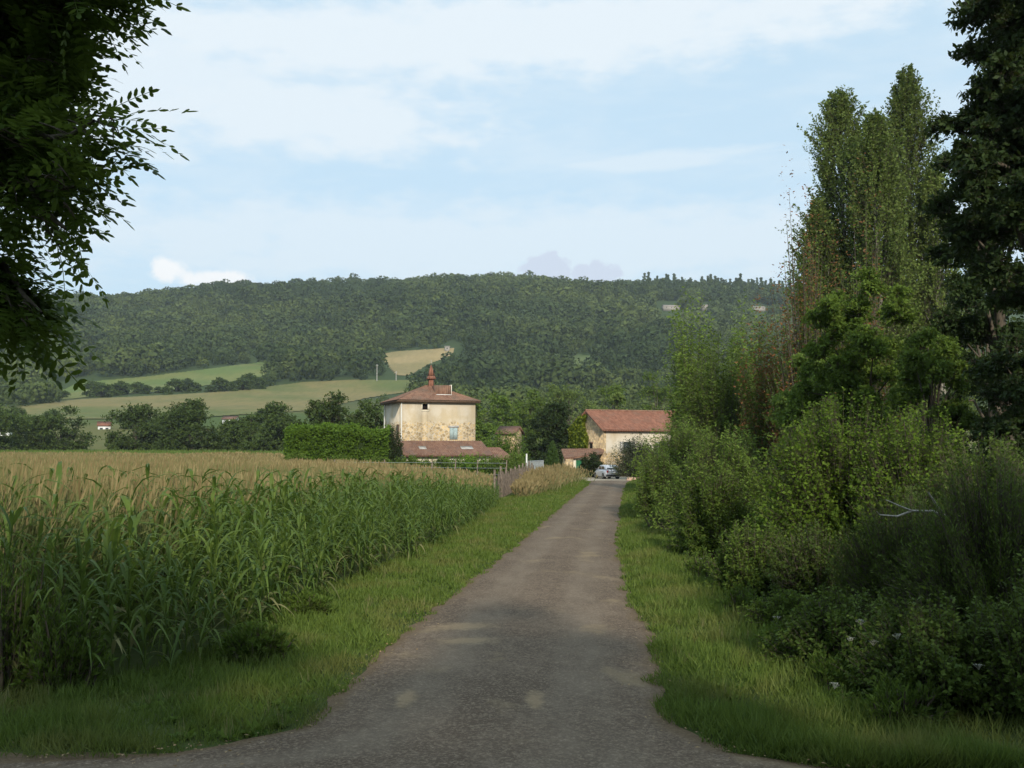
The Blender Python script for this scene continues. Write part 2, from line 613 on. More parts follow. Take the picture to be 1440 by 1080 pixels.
FIELDS = [('pasture', [(75, 553), (110, 538), (200, 530), (290, 519), (378, 508), (378, 529), (330, 537), (250, 549), (150, 557), (85, 563)], (.125, .17, .052), (.18, .19, .065)),
          ('pasture', [(25, 572), (110, 562), (250, 555), (330, 550), (420, 538), (500, 534), (585, 535), (575, 552), (520, 560), (440, 578), (250, 590), (30, 590)], (.125, .15, .05), (.23, .19, .08)),
          ('stubble_field', [(520, 500), (560, 494), (640, 489), (640, 499), (607, 512), (575, 530), (555, 528), (540, 510)], (.25, .21, .095), (.34, .26, .13)),
          ('pasture', [(800, 500), (835, 496), (830, 516), (805, 514)], (.1, .14, .05), (.13, .16, .06))]
gx, gy = np.meshgrid(np.arange(-700, 400, 2.2), np.arange(330, 1100, 2.2))
gz = H(gx, gy)
gpx, gpy = proj(gx, gy, gz)
for nm, poly, c1, c2 in FIELDS:
    ins = inpoly(gpx, gpy, poly)
    i = np.arange(gx.size).reshape(gx.shape)
    keep = ins[:-1, :-1] & ins[1:, :-1] & ins[:-1, 1:] & ins[1:, 1:]
    F = np.stack([i[:-1, :-1], i[:-1, 1:], i[1:, 1:], i[1:, :-1]], -1)[keep]
    if not len(F):
        print('EMPTY FIELD', nm)
        continue
    u, inv = np.unique(F, return_inverse=True)
    V = np.stack([gx.ravel()[u], gy.ravel()[u], gz.ravel()[u] + .35], -1)
    m, nt = newmat(nm + '_grass')
    g = NG(nt)
    p = g.obj()
    c = g.mix(g.ss(g.noise(p, .012, 5, .6), .38, .62), c1, c2)
    c = g.mix(g.ss(g.noise(g.mapv(p, (1, .2, 1), (0, 0, .3)), .3, 4, .7), .4, .7, 0, .3), c, tuple(x * .6 for x in c1))
    g.out(g.bsdf(c, .95, .1))
    tag(MB().add(V, inv.reshape(-1, 4)).build(nm, m, smooth=True), kind='structure')

# ------------------------------------------------------------------ forest (one far mass)
rng = np.random.default_rng(5)


def ico(n):
    me = D.meshes.new('t')
    import bmesh
    bm = bmesh.new()
    bmesh.ops.create_icosphere(bm, subdivisions=n, radius=1)
    V = np.array([v.co[:] for v in bm.verts])
    F = np.array([[v.index for v in f.verts] for f in bm.faces])
    bm.free()
    D.meshes.remove(me)
    return V, F


IV, IF = ico(1)
IF4 = np.concatenate([IF, IF[:, 2:3]], 1)


def treeproto(rng, nq, qs, conifer=False):
    ph = rng.random(6) * 6
    V = IV.copy()
    r = 1 + .16 * np.sin(3 * V[:, 0] + ph[0]) + .16 * np.sin(3.3 * V[:, 1] + ph[1]) + .12 * np.sin(5 * V[:, 2] + 4 * V[:, 0] + ph[2])
    keep = None
    if conifer:
        z = (V[:, 2] + 1) / 2
        V = np.stack([V[:, 0] * (1.05 - z) * .62, V[:, 1] * (1.05 - z) * .62, z * 2.6 - .6], -1)
        c = np.stack([np.zeros(nq)] * 3, -1)
        zz = rng.random(nq) ** 1.3
        a = rng.random(nq) * 6.283
        rad = (1.06 - zz) * .72 * (.75 + .35 * np.sin(zz * 40))
        P = np.stack([np.cos(a) * rad, np.sin(a) * rad, zz * 2.6 - .6], -1)
        Nn = unit(np.stack([np.cos(a), np.sin(a), np.full(nq, .2)], -1) + rng.normal(0, .4, (nq, 3)))
    else:
        V = V * r[:, None] * np.array([.9, .9, .8])
        d = unit(rng.normal(size=(nq, 3)) + np.array([0, 0, .35]))
        rr = 1 + .16 * np.sin(3 * d[:, 0] + ph[0]) + .16 * np.sin(3.3 * d[:, 1] + ph[1]) + .12 * np.sin(5 * d[:, 2] + 4 * d[:, 0] + ph[2])
        P = d * rr[:, None] * np.array([.95, .95, .85]) * (.92 + .16 * rng.random((nq, 1)))
        Nn = unit(d + rng.normal(0, .55, (nq, 3)))
    T = unit(np.cross(Nn, rng.normal(size=(nq, 3))))
    U = np.cross(Nn, T)
    s = qs * (.6 + .8 * rng.random((nq, 1)))
    Q = np.stack([P - T * s, P + U * s * .6, P + T * s, P - U * s * .6], 1).reshape(-1, 3)
    VV = np.concatenate([V, Q])
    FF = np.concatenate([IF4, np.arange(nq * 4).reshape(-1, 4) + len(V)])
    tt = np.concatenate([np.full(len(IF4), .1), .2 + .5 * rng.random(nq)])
    return VV, FF, tt


def inst(mb, proto, T, sc, yaw, tint, m=0, keep=.45):
    V, F, t = proto
    n = len(T)
    c, s = np.cos(yaw), np.sin(yaw)
    sc = np.asarray(sc)
    X = V[None] * sc[:, None]
    A = np.stack([X[..., 0] * c[:, None] - X[..., 1] * s[:, None], X[..., 0] * s[:, None] + X[..., 1] * c[:, None], X[..., 2]], -1) + T[:, None]
    FF = (F[None] + (np.arange(n) * len(V))[:, None, None]).reshape(-1, F.shape[1])
    tt = np.clip(keep * t[None] + (1 - keep) * tint[:, None], 0, 1)
    mb.add(A.reshape(-1, 3), FF, tt.ravel(), m)


MT['forest'] = leafmat('forest_leaf', (.014, .03, .01), (.115, .145, .036), (.045, .07, .026), .15, .007, .55, .7, .1)
CLEAR = []
for nm, poly, *_ in FIELDS:
    CLEAR.append([(x, y) for x, y in poly])


CLEAR += [[(924, 424), (963, 424), (963, 445), (924, 445)], [(980, 424), (1004, 424), (1004, 445), (980, 445)], [(1050, 426), (1084, 426), (1084, 445), (1050, 445)], [(618, 484), (640, 484), (640, 500), (618, 500)]]


def forest_ok(x, y, z, hgt):
    ok = np.ones(len(x), bool)
    for f in (0., .5, 1.):
        px, py = proj(x, y, z + hgt * f)
        for P in CLEAR:
            ok &= ~inpoly(px, py, P)
    return ok


N = 26000
y = rng.uniform(330 ** 1.7, 1440 ** 1.7, N) ** (1 / 1.7)
x = rng.uniform(-.62, .46, N) * y
# thin: keep one tree per cell that grows with distance
cell = np.where(y < 700, 8.5, 10.5)
key = (np.floor(x / cell) * 100003 + np.floor(y / cell)).astype(np.int64)
_, first = np.unique(key, return_index=True)
x, y = x[first], y[first]
z = H(x, y)
hh = rng.uniform(6.5, 17, len(x)) * np.where(y < 620, .62, 1) * (1 + .2 * wob(x, y, .05))
px, py = proj(x, y, z)
ok = forest_ok(x, y, z, hh * .85)
# open valley floor on the left
ok &= ~((px < 620) & (py > 572))
ok &= ~((y < 480) & (rng.random(len(x)) < .35))
x, y, z, hh = x[ok], y[ok], z[ok], hh[ok]
px, py = proj(x, y, z)
tint = np.clip(.42 + .42 * wob(x, y, .0085) + .4 * wob(y + 90, x, .026) + rng.normal(0, .27, len(x)), 0, 1)
con = (px > 905) & (py < 428) & (y > 950) & (rng.random(len(x)) < .5)
mb = MB()
protos = [treeproto(rng, 230, .17) for _ in range(7)]
which = rng.integers(0, 7, len(x))
yaw = rng.random(len(x)) * 6.283
for k in range(7):
    s_ = (which == k) & ~con
    w = hh[s_] * rng.uniform(.45, .68, s_.sum())
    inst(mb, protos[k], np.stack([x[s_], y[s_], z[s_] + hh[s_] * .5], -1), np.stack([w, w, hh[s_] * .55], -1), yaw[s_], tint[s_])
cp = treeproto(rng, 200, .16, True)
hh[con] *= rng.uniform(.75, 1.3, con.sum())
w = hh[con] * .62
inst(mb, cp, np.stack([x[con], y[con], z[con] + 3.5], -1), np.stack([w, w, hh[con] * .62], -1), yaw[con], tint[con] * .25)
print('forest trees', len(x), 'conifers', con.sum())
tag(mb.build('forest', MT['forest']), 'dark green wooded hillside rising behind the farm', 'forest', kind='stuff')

# ------------------------------------------------------------------ haze
m, nt = newmat('haze')
g = NG(nt)
pv = g.n('ShaderNodeVolumePrincipled')
pv.inputs['Color'].default_value = (.8, .88, .96, 1)
pv.inputs['Density'].default_value = .00013
pv.inputs['Anisotropy'].default_value = .2
oo = g.n('ShaderNodeOutputMaterial')
nt.links.new(pv.outputs[0], oo.inputs['Volume'])
mb = MB()
box(mb, -2100, 2100, -120, 1950, -2, 300)
tag(mb.build('haze', m), kind='stuff')
# ------------------------------------------------------------------ building materials
def tilemat(name, c1, c2, c3):
    m, nt = newmat(name)
    g = NG(nt)
    p = g.obj()
    v = g.voro(g.mapv(p, (4.5, 2.6, 2.6)), 1.0, 'Color')
    sx = g.n('ShaderNodeSeparateColor')
    nt.links.new(v, sx.inputs[0])
    c = g.mix(sx.outputs[0], c1, c2)
    nz = g.noise(p, .7, 5, .65)
    c = g.mix(g.ss(nz, .45, .7, 0, .7), c, c3)
    w = g.n('ShaderNodeTexWave', wave_type='BANDS', bands_direction='X')
    nt.links.new(p, w.inputs[0])
    w.inputs['Scale'].default_value = 1.5
    g.out(g.bsdf(c, .9, .15, w.outputs[1], .8, .06))
    return m


MT['tile'] = tilemat('old_clay_tile', (.19, .1, .068), (.28, .16, .105), (.16, .12, .088))
MT['tile_bright'] = tilemat('clay_tile', (.21, .09, .058), (.3, .14, .09), (.2, .12, .085))
MT['tile_dull'] = tilemat('weathered_tile', (.175, .095, .068), (.245, .145, .1), (.15, .105, .085))


def plaster(name, col, stone_to=None, stone=(.5, .37, .2)):
    m, nt = newmat(name)
    g = NG(nt)
    p = g.obj()
    sx = g.n('ShaderNodeSeparateXYZ')
    nt.links.new(p, sx.inputs[0])
    n1 = g.noise(p, .45, 5, .6)
    n2 = g.noise(g.mapv(p, (2.2, 2.2, .35)), 1, 4, .6)
    c = g.mix(g.ss(n1, .4, .65), col, tuple(x * y for x, y in zip(col, (.84, .78, .66))))
    c = g.mix(g.ss(n2, .5, .75, 0, .4), c, tuple(x * .62 for x in col))
    h = n1
    if stone_to:
        vc = g.voro(p, 3.4, 'Color')
        vd = g.voro(p, 3.4, 'Distance', 'DISTANCE_TO_EDGE')
        sc = g.n('ShaderNodeSeparateColor')
        nt.links.new(vc, sc.inputs[0])
        s_ = g.mix(sc.outputs[0], tuple(x * .55 for x in stone), tuple(min(1, x * 1.25) for x in stone))
        s_ = g.mix(g.ss(vd, .02, .1, 1, 0), s_, tuple(x * .95 for x in col))
        patch = g.noise(p, 1.1, 3)
        f = g.ss(g.math('ADD', sx.outputs[2], g.math('MULTIPLY', g.math('SUBTRACT', patch, .5), 1.3)), stone_to + .12, stone_to - .12)
        f = g.math('MULTIPLY', f, g.ss(patch, .3, .45, .75, 1))
        c = g.mix(f, c, s_)
        h = g.mix(f, n1, vd)
    g.out(g.bsdf(c, .92, .1, h, .35, .03))
    return m


MT['tower_wall'] = plaster('cream_plaster_over_rubble', (.56, .49, .38), 5.45)
MT['farm_wall'] = plaster('pale_plaster_over_stone', (.58, .52, .42), 2.7)
MT['gable_wall'] = plaster('bare_stone', (.34, .27, .2), 9.)
MT['white_wall'] = plaster('whitewash', (.74, .7, .6))
MT['dark'] = plain('dark_interior', (.018, .014, .012), .9, .1)
MT['white'] = plain('white_paint', (.72, .72, .68), .6, .3, .08)
MT['blue'] = plain('faded_blue_paint', (.33, .41, .4), .7, .2, .2, 6)
MT['greenpaint'] = plain('green_paint', (.02, .13, .055), .6, .3, .2)
MT['brown'] = plain('brown_wood', (.11, .07, .045), .85, .2, .3, 6)
MT['glass'] = plain('window_glass', (.03, .035, .04), .15, .6, .1)
MT['lead'] = plain('zinc', (.4, .38, .35), .6, .4, .2)

# ------------------------------------------------------------------ tower house
ph = R(20)
P0 = W(563, 600, 105)
tw = thing('tower_house', 'square cream plastered tower house with low tiled roof topped by a small red spire', 'house', (P0[0], P0[1], 0), ph)
w_, d_, zt = 8.3, 7.5, 7.75
mb = MB()
# wall with a real opening for the upper window
wx0, wx1, wz0, wz1 = 2.38, 2.98, 6.78, 7.4
V = []
box(mb, 0, w_, .35, d_, -1, zt)
for a in ((0, wx0, -1, zt), (wx1, w_, -1, zt), (wx0, wx1, -1, wz0), (wx0, wx1, wz1, zt)):
    box(mb, a[0], a[1], 0, .348, a[2], a[3])
mb.build('wall', MT['tower_wall'], tw)
win = MB()
box(win, wx0 + .01, wx1 - .01, .3, .345, wz0 + .01, wz1 - .01)
wo = win.build('window', MT['dark'], tw)
f = MB()
box(f, wx1 - .005, wx1 + .16, -.03, .2, wz0 - .1, wz1 + .08)
box(f, wx0 - .1, wx0 + .005, -.02, .2, wz0 - .1, wz1 + .08)
box(f, wx0 - .1, wx1 + .16, -.04, .2, wz0 - .2, wz0 - .102)
f.build('frame', MT['white_wall'], wo)
sh = MB()
box(sh, 5.4, 5.83, -.06, -.003, 3.62, 4.85)
box(sh, 5.85, 6.28, -.06, -.003, 3.62, 4.85)
so = sh.build('shuttered_window', MT['blue'], tw)
f = MB()
box(f, 5.25, 6.43, -.05, -.003, 4.87, 5.1)
f.build('lintel', MT['lead'], so)
# roof
ov = .48
mb = MB()
ap = np.array([4.2, 3.75, 9.6])
ev = zt + .02


def tilted(mb, a, b, c, d, n=26, amp=.045):
    """a roof plane a,b (eave) to d,c (ridge) with rows of round tiles running up the slope"""
    a, b, c, d = map(lambda q: np.asarray(q, float), (a, b, c, d))
    nrm = unit(np.cross(b - a, d - a) if np.linalg.norm(d - a) > 1e-6 else np.cross(b - a, c - a))
    L = np.linalg.norm(b - a)
    k = int(L / .24) * 4
    s = np.linspace(0, 1, k + 1)
    off = amp * np.abs(np.sin(s * L / .24 * math.pi))[:, None] * nrm
    E = a + (b - a) * s[:, None] + off
    T = d + (c - d) * s[:, None] + off * (np.linalg.norm(c - d) > .5)
    rows = [E + (T - E) * q for q in np.linspace(0, 1, 6)]
    Vv = np.concatenate(rows)
    i = np.arange(len(Vv)).reshape(6, -1)
    F = np.stack([i[:-1, :-1], i[:-1, 1:], i[1:, 1:], i[1:, :-1]], -1).reshape(-1, 4)
    mb.add(Vv, F)


c0, c1, c2, c3 = (-ov, -ov, ev), (w_ + ov, -ov, ev), (w_ + ov, d_ + ov, ev), (-ov, d_ + ov, ev)
r0, r1 = ap + (-.5, 0, 0), ap + (.5, 0, 0)
tilted(mb, c0, c1, r1, r0)
tilted(mb, c1, c2, r1 + (0, .01, 0), r1)
tilted(mb, c2, c3, r0, r1)
tilted(mb, c3, c0, r0, r0 + (0, .01, 0))
ro = mb.build('roof', MT['tile'], tw)
mb = MB()
box(mb, -ov + .04, w_ + ov - .04, -ov + .04, d_ + ov - .04, zt - .2, zt)
mb.build('eaves', MT['brown'], ro)
mb = MB()
frustum(mb, (4.35, 3.75, 9.2), (.28, .28), (4.35, 3.75, 10.3), (.25, .25))
frustum(mb, (4.35, 3.75, 10.302), (.48, .48), (4.35, 3.75, 10.66), (.33, .33))
frustum(mb, (4.35, 3.75, 10.703), (.325, .325), (4.35, 3.75, 11.9), (.03, .03))
fi = mb.build('spire', MT['tile_bright'], ro)
mb = MB()
tube(mb, [(4.35, 3.75, 12.08), (4.35, 3.75, 12.45)], [.05, .02], 6)
mb.build('finial', MT['lead'], fi)
mb = MB()
box(mb, 4.25, 5.9, 1.2, 2.9, 8.2, 9.5)
do = mb.build('dormer', MT['tile'], ro)
mb = MB()
box(mb, 4.2, 5.95, 1.02, 1.196, 8.3, 8.5)
mb.build('sill', MT['white'], do)
mb = MB()
box(mb, 5.904, 6.0, 1.25, 2.4, 8.4, 9.56)
mb.build('flue', MT['white_wall'], do)
# corner downpipes
for xx, yy in ((.1, -.06), (-.06, d_ - .15)):
    mb = MB()
    tube(mb, [(xx, yy, 2), (xx, yy, zt - .22)], [.055, .055], 8)
    mb.build('downpipe', MT['white'], tw)
mb = MB()
box(mb, -.05, -.003, .5, 1.5, 3.3, 5.2)
mb.build('side_door', MT['brown'], tw)
# lean-to roofs in front
mb = MB()
tilted(mb, (-.45, -3.6, 1.95), (9.15, -3.6, 1.95), (9.0, -.004, 3.45), (-.4, -.004, 3.45))
slab(mb, [(-.45, -3.58, 1.93), (9.15, -3.58, 1.93), (9.0, -.006, 3.42), (-.4, -.006, 3.42)], .12)
lr = mb.build('lean_to_roof', MT['tile_dull'], tw)
for xx in (1.55, 6.1):
    mb = MB()
    slab(mb, [(xx, -2.2, 2.62), (xx + (.75 if xx < 3 else 1.3), -2.2, 2.62), (xx + (.75 if xx < 3 else 1.3), -1.5, 2.91), (xx, -1.5, 2.91)], .05)
    mb.build('skylight', MT['lead'], lr)
mb = MB()
box(mb, -.1, 8.8, -3.1, -.1, -1, 1.98)
mb.build('lean_to_wall', MT['white_wall'], tw)
mb = MB()
box(mb, 8.803, 11.3, -2.9, .4, -1, 1.5)
mb.build('annex_wall', MT['gable_wall'], tw)
mb = MB()
tilted(mb, (8.9, -3.3, 1.42), (11.8, -3.3, 1.42), (10.9, -.6, 2.75), (8.6, -.6, 2.75))
tilted(mb, (11.8, .9, 1.42), (8.9, .9, 1.42), (8.6, -.6, 2.75), (10.9, -.6, 2.75))
tilted(mb, (11.8, -3.3, 1.42), (11.8, .9, 1.42), (10.9, -.59, 2.75), (10.9, -.6, 2.75))
mb.build('annex_roof', MT['tile_dull'], tw)

# ------------------------------------------------------------------ farmhouse
ph = R(22)
P0 = W(848, 600, 112)
fh = thing('farmhouse', 'long pale stone farmhouse with red tiled roof and ivy on its gable end', 'house', (P0[0], P0[1], -.5), ph)
L_, d_, ze, zr = 18., 8., 5.28, 7.55
mb = MB()
box(mb, .004, L_, .004, d_, -.5, ze)
mb.build('wall', MT['farm_wall'], fh)
mb = MB()
V = [(-.02, -.01, -.5), (-.02, d_ + .01, -.5), (-.02, d_ + .01, ze), (-.02, d_ / 2, zr - .05), (-.02, -.01, ze)]
V += [(.35, b, c) for a, b, c in V]
mb.add(V, [(0, 1, 2, 4), (5, 9, 7, 6), (0, 4, 9, 5), (4, 3, 8, 9), (3, 2, 7, 8), (2, 1, 6, 7)])
mb.add([V[2], V[3], V[4], V[7], V[8], V[9]], [(0, 1, 2), (5, 4, 3)])
mb.build('gable', MT['gable_wall'], fh)
mb = MB()
tilted(mb, (-.25, -.45, ze - .05), (L_ + .3, -.45, ze - .05), (L_ + .3, d_ / 2, zr), (-.25, d_ / 2, zr))
tilted(mb, (L_ + .3, d_ + .45, ze - .05), (-.25, d_ + .45, ze - .05), (-.25, d_ / 2, zr), (L_ + .3, d_ / 2, zr))
slab(mb, [(-.25, -.45, ze - .07), (L_ + .3, -.45, ze - .07), (L_ + .3, d_ / 2, zr - .03), (-.25, d_ / 2, zr - .03)], .14)
slab(mb, [(-.25, d_ / 2 + .01, zr - .03), (L_ + .3, d_ / 2 + .01, zr - .03), (L_ + .3, d_ + .45, ze - .07), (-.25, d_ + .45, ze - .07)], .14)
ro = mb.build('roof', MT['tile_bright'], fh)
mb = MB()
tube(mb, [(-.25, d_ / 2, zr + .03), (L_ + .3, d_ / 2, zr + .03)], [.13, .13], 8)
mb.build('ridge_tiles', MT['tile'], ro)
for xx, z0, z1 in ((2.6, 2.7, 3.9), (7.2, 2.7, 3.9), (11.6, 2.7, 3.9)):
    mb = MB()
    box(mb, xx, xx + .95, -.012, -.002, z0, z1)
    wo = mb.build('window', MT['glass'], fh)
    for a_ in (xx - .5, xx + .99):
        mb = MB()
        box(mb, a_, a_ + .46, -.05, -.001, z0 - .02, z1 + .02)
        mb.build('shutter', MT['lead'], wo)
mb = MB()
box(mb, -.04, -.021, 2.6, 3.2, 2.9, 3.7)
wo = mb.build('window', MT['dark'], fh)
mb = MB()
box(mb, -.06, -.021, 2.45, 3.35, 3.72, 3.9)
mb.build('lintel', MT['tile'], wo)
# ivy over the back half of the gable
MT['ivy'] = leafmat('ivy_leaf', (.13, .19, .015), (.3, .34, .035), (.22, .25, .03), .4, 1.2, .5)
rng = np.random.default_rng(31)
n = 5200
yy = rng.uniform(3.6, 8.3, n)
zz = rng.uniform(.4, 1, n) ** .8 * 7
top = np.interp(yy, [3.6, 4, 8.3], [zr + .05, zr, ze + .2]) + .2 * np.sin(yy * 5)
left = 4.1 + .7 * np.sin(zz * 1.3) - (zz - 3) * .12
k = (zz < top) & (yy > left)
yy, zz = yy[k], zz[k]
n = len(yy)
mb = MB()
P = np.stack([-.05 - .35 * rng.random(n) ** 1.5, yy, zz], -1)
Nn = unit(rng.normal(0, .45, (n, 3)) + np.array([-1, 0, .3]))
Dv = unit(np.cross(Nn, rng.normal(size=(n, 3))) + np.array([0, 0, -.4]))
leaves(mb, P, Dv, Nn, np.full(n, .3), np.full(n, .26), rng.random(n))
mb.build('ivy', MT['ivy'], fh)
# porch: tiled roof on a stone pillar, white wall piece and green doors
inv = fh.matrix_basis.inverted()


def loc(p):
    return np.array((Matrix.LocRotScale(fh.location, fh.rotation_euler, None).inverted() @ Vector(p))[:])


bl, br, fr, fl = loc(W(789, 631.5, 113.5)), loc(W(850, 630.5, 112.6)), loc(W(848, 636.5, 110.6)), loc(W(794, 645, 108.2))
mb = MB()
tilted(mb, fl, fr, br, bl)
slab(mb, [fl - (0, 0, .02), fr - (0, 0, .02), br - (0, 0, .02), bl - (0, 0, .02)], .16)
mb.build('porch_roof', MT['tile'], fh)
pc = loc(W(799, 660, 108.8))
mb = MB()
box(mb, pc[0] - .45, pc[0] + .45, pc[1] - .4, pc[1] + .4, -.5, 2.0)
box(mb, pc[0] - .55, pc[0] + .55, pc[1] - .5, pc[1] + .5, -.5, .25)
mb.build('pillar', MT['gable_wall'], fh)
mb = MB()
box(mb, pc[0] + .47, pc[0] + 1.0, pc[1] + .1, pc[1] + .35, -.5, 2.0)
mb.build('porch_wall', MT['white_wall'], fh)
mb = MB()
for k in range(7):
    x0 = pc[0] + 1.02 + k * .26
    box(mb, x0, x0 + .25, pc[1] + .15 + .02 * (k % 2), pc[1] + .26, -.4, 1.85)
mb.build('porch_door', MT['greenpaint'], fh)


# ------------------------------------------------------------------ small houses
def cottage(label, px, py, Y, w, d, h, rise, rz, wall, roof, zb=None, name='cottage', win=2):
    u, v = ray(px, py)
    x = u * Y
    z = float(H(x, Y)) if zb is None else zb
    t = thing(name, label, 'house', (x, Y, z), rz)
    mb = MB()
    box(mb, -w / 2, w / 2, -d / 2, d / 2, -2, h)
    for s_ in (-1, 1):
        V = [(s_ * w / 2, -d / 2, h), (s_ * w / 2, d / 2, h), (s_ * w / 2, 0, h + rise - .05)]
        mb.add(V, [(0, 1, 2) if s_ > 0 else (0, 2, 1)])
    mb.build('wall', wall, t)
    mb = MB()
    o_ = .35
    slab(mb, [(-w / 2 - o_, -d / 2 - o_, h - .1), (w / 2 + o_, -d / 2 - o_, h - .1), (w / 2 + o_, 0, h + rise), (-w / 2 - o_, 0, h + rise)], .18)
    slab(mb, [(-w / 2 - o_, .01, h + rise), (w / 2 + o_, .01, h + rise), (w / 2 + o_, d / 2 + o_, h - .1), (-w / 2 - o_, d / 2 + o_, h - .1)], .18)
    mb.build('roof', roof, t)
    for k in range(win):
        xx = -w / 2 + w * (k + .6) / (win + .2)
        mb = MB()
        box(mb, xx - .45, xx + .45, -d / 2 - .03, -d / 2 - .002, h * .35, h * .35 + 1.2)
        mb.build('window', MT['glass'], t)
    return t


cottage('small pale cottage with pinkish roof between the tower house and the dark tree', 717, 615, 150, 2.7, 2.6, 4.6, 1.0, R(-25), MT['gable_wall'], MT['tile_dull'], 0.4, win=1)
cottage('distant white house with bright red roof at the left between hedgerow trees', 147, 592, 330, 3.8, 3.6, 3.2, 1.3, R(20), MT['white'], MT['tile_bright'], 7)
cottage('distant low white house with pale roof above the middle of the hedgerow', 325, 584, 345, 4.6, 4, 2.8, 1.0, R(-8), MT['white'], MT['tile_dull'], 10)
cottage('white house cut by the left edge of the view among trees', 2, 600, 300, 5, 5, 4.5, 1.6, R(10), MT['white'], MT['tile_dull'], 5)
cottage('low outbuilding with red roof half hidden behind the bushes on the right', 1076, 640, 74, 5, 4, 2.4, .85, R(14), MT['white_wall'], MT['tile_bright'], 0, name='outbuilding', win=1)
MT['palewall'] = plain('pale_stucco', (.33, .3, .26), .9, .1, .2)
MT['paleroof'] = plain('pale_roof', (.36, .31, .27), .9, .1, .2)


def onhill(px, py):
    u, v = ray(px, py)
    Ys = np.arange(340, 1400, 2.)
    zz = CAM_Z + v * Ys
    hit = np.where(H(u * Ys, Ys) > zz)[0]
    Y = Ys[hit[0]] if len(hit) else 1100.
    return u * Y, Y


for px, py, w, h, lab in ((943, 436, 22, 3.4, 'pale wide house under the round tree near the hill top, leftmost of three'), (992, 436, 11, 4, 'pale narrow house near the hill top below the conifers, middle of three'), (1066, 436, 17, 2.6, 'low pale house near the hill top, closest to the tall trees on the right')):
    x, Y = onhill(px, py)
    z = float(H(x, Y))
    cottage(lab, 720 + 1400 * x / Y, 0, Y, w * .8, 8, h, 1.8, R(8), MT['palewall'], MT['paleroof'], z, name='hillside_house', win=3).location.x = x
x, Y = onhill(629, 494)
cottage('tiny pale square hut at the top corner of the tan hillside field', 629, 494, Y, 4, 4, 3.6, .5, 0, MT['palewall'], MT['palewall'], float(H(x, Y)), name='field_hut', win=1)


# ------------------------------------------------------------------ parked car
MT['carpaint'] = plain('silver_paint', (.62, .63, .66), .3, .5, .04, 2, .25)
MT['tyre'] = plain('tyre_rubber', (.02, .02, .02), .8, .2)
MT['rim'] = plain('wheel_rim', (.35, .35, .36), .4, .5, .1, 3, .6)
MT['trim'] = plain('black_trim', (.03, .03, .032), .6, .3)
MT['lamp'] = plain('red_lamp_glass', (.35, .02, .02), .25, .5)
MT['plate'] = plain('white_number_plate', (.7, .7, .66), .5, .3, .03)
cx, cy = W(853, 660, 104)[:2]
car = thing('parked_car', 'silver hatchback parked on the gravel in front of the farm, seen from behind', 'car', (cx, cy, float(H(cx, cy)) + .02), R(14))


def loft(mb, secs, m=0):
    """secs: list of rings (same count) along the car"""
    P = np.asarray(secs, float)
    K, n = P.shape[:2]
    i = np.arange(K * n).reshape(K, n)
    F = np.stack([i[:-1], np.roll(i, -1, 1)[:-1], np.roll(i, -1, 1)[1:], i[1:]], -1).reshape(-1, 4)
    mb.add(P.reshape(-1, 3), F, .5, m)
    for e, rev in ((0, True), (K - 1, False)):
        c = len(P[e])
        ids = np.arange(c)
        if not rev:
            ids = ids[::-1]
        q = [(ids[0], ids[k], ids[k + 1], ids[k + 2]) for k in range(1, c - 2, 2)]
        mb.add(P[e], q, .5, m)


def ring(y, hw, zb, zs, zt, tw):
    return [(-hw * .92, y, zb), (-hw, y, zb + .12), (-hw, y, zs), (-tw, y, zt), (tw, y, zt), (hw, y, zs), (hw, y, zb + .12), (hw * .92, y, zb)]


mb = MB()
st = [(-1.95, .70, .36, .62, .84, .6), (-1.9, .8, .25, .74, .93, .72), (-1.2, .85, .2, .8, .95, .78), (.6, .85, .2, .8, .94, .78), (1.2, .83, .2, .74, .88, .7), (1.8, .76, .24, .62, .76, .58), (1.95, .62, .3, .52, .64, .5)]
loft(mb, [ring(*s_) for s_ in st])
mb.build('body', MT['carpaint'], car, smooth=False)
mb = MB()
gh = [(-1.78, .70, .935, 1.0, 1.02, .68), (-1.5, .72, .93, 1.3, 1.38, .55), (-.9, .72, .93, 1.36, 1.45, .56), (.1, .72, .93, 1.34, 1.43, .55), (.95, .70, .92, .98, 1.0, .66)]
loft(mb, [ring(*s_) for s_ in gh])
mb.build('roof', MT['carpaint'], car)
mb = MB()
mb.add([(-.6, -1.79, 1.02), (.6, -1.79, 1.02), (.5, -1.56, 1.29), (-.5, -1.56, 1.29)], [(0, 1, 2, 3)])
mb.build('rear_window', MT['glass'], car)
mb = MB()
mb.add([(-.58, .93, 1.035), (.58, .93, 1.035), (.5, .19, 1.4), (-.5, .19, 1.4)], [(1, 0, 3, 2)])
mb.build('windscreen', MT['glass'], car)
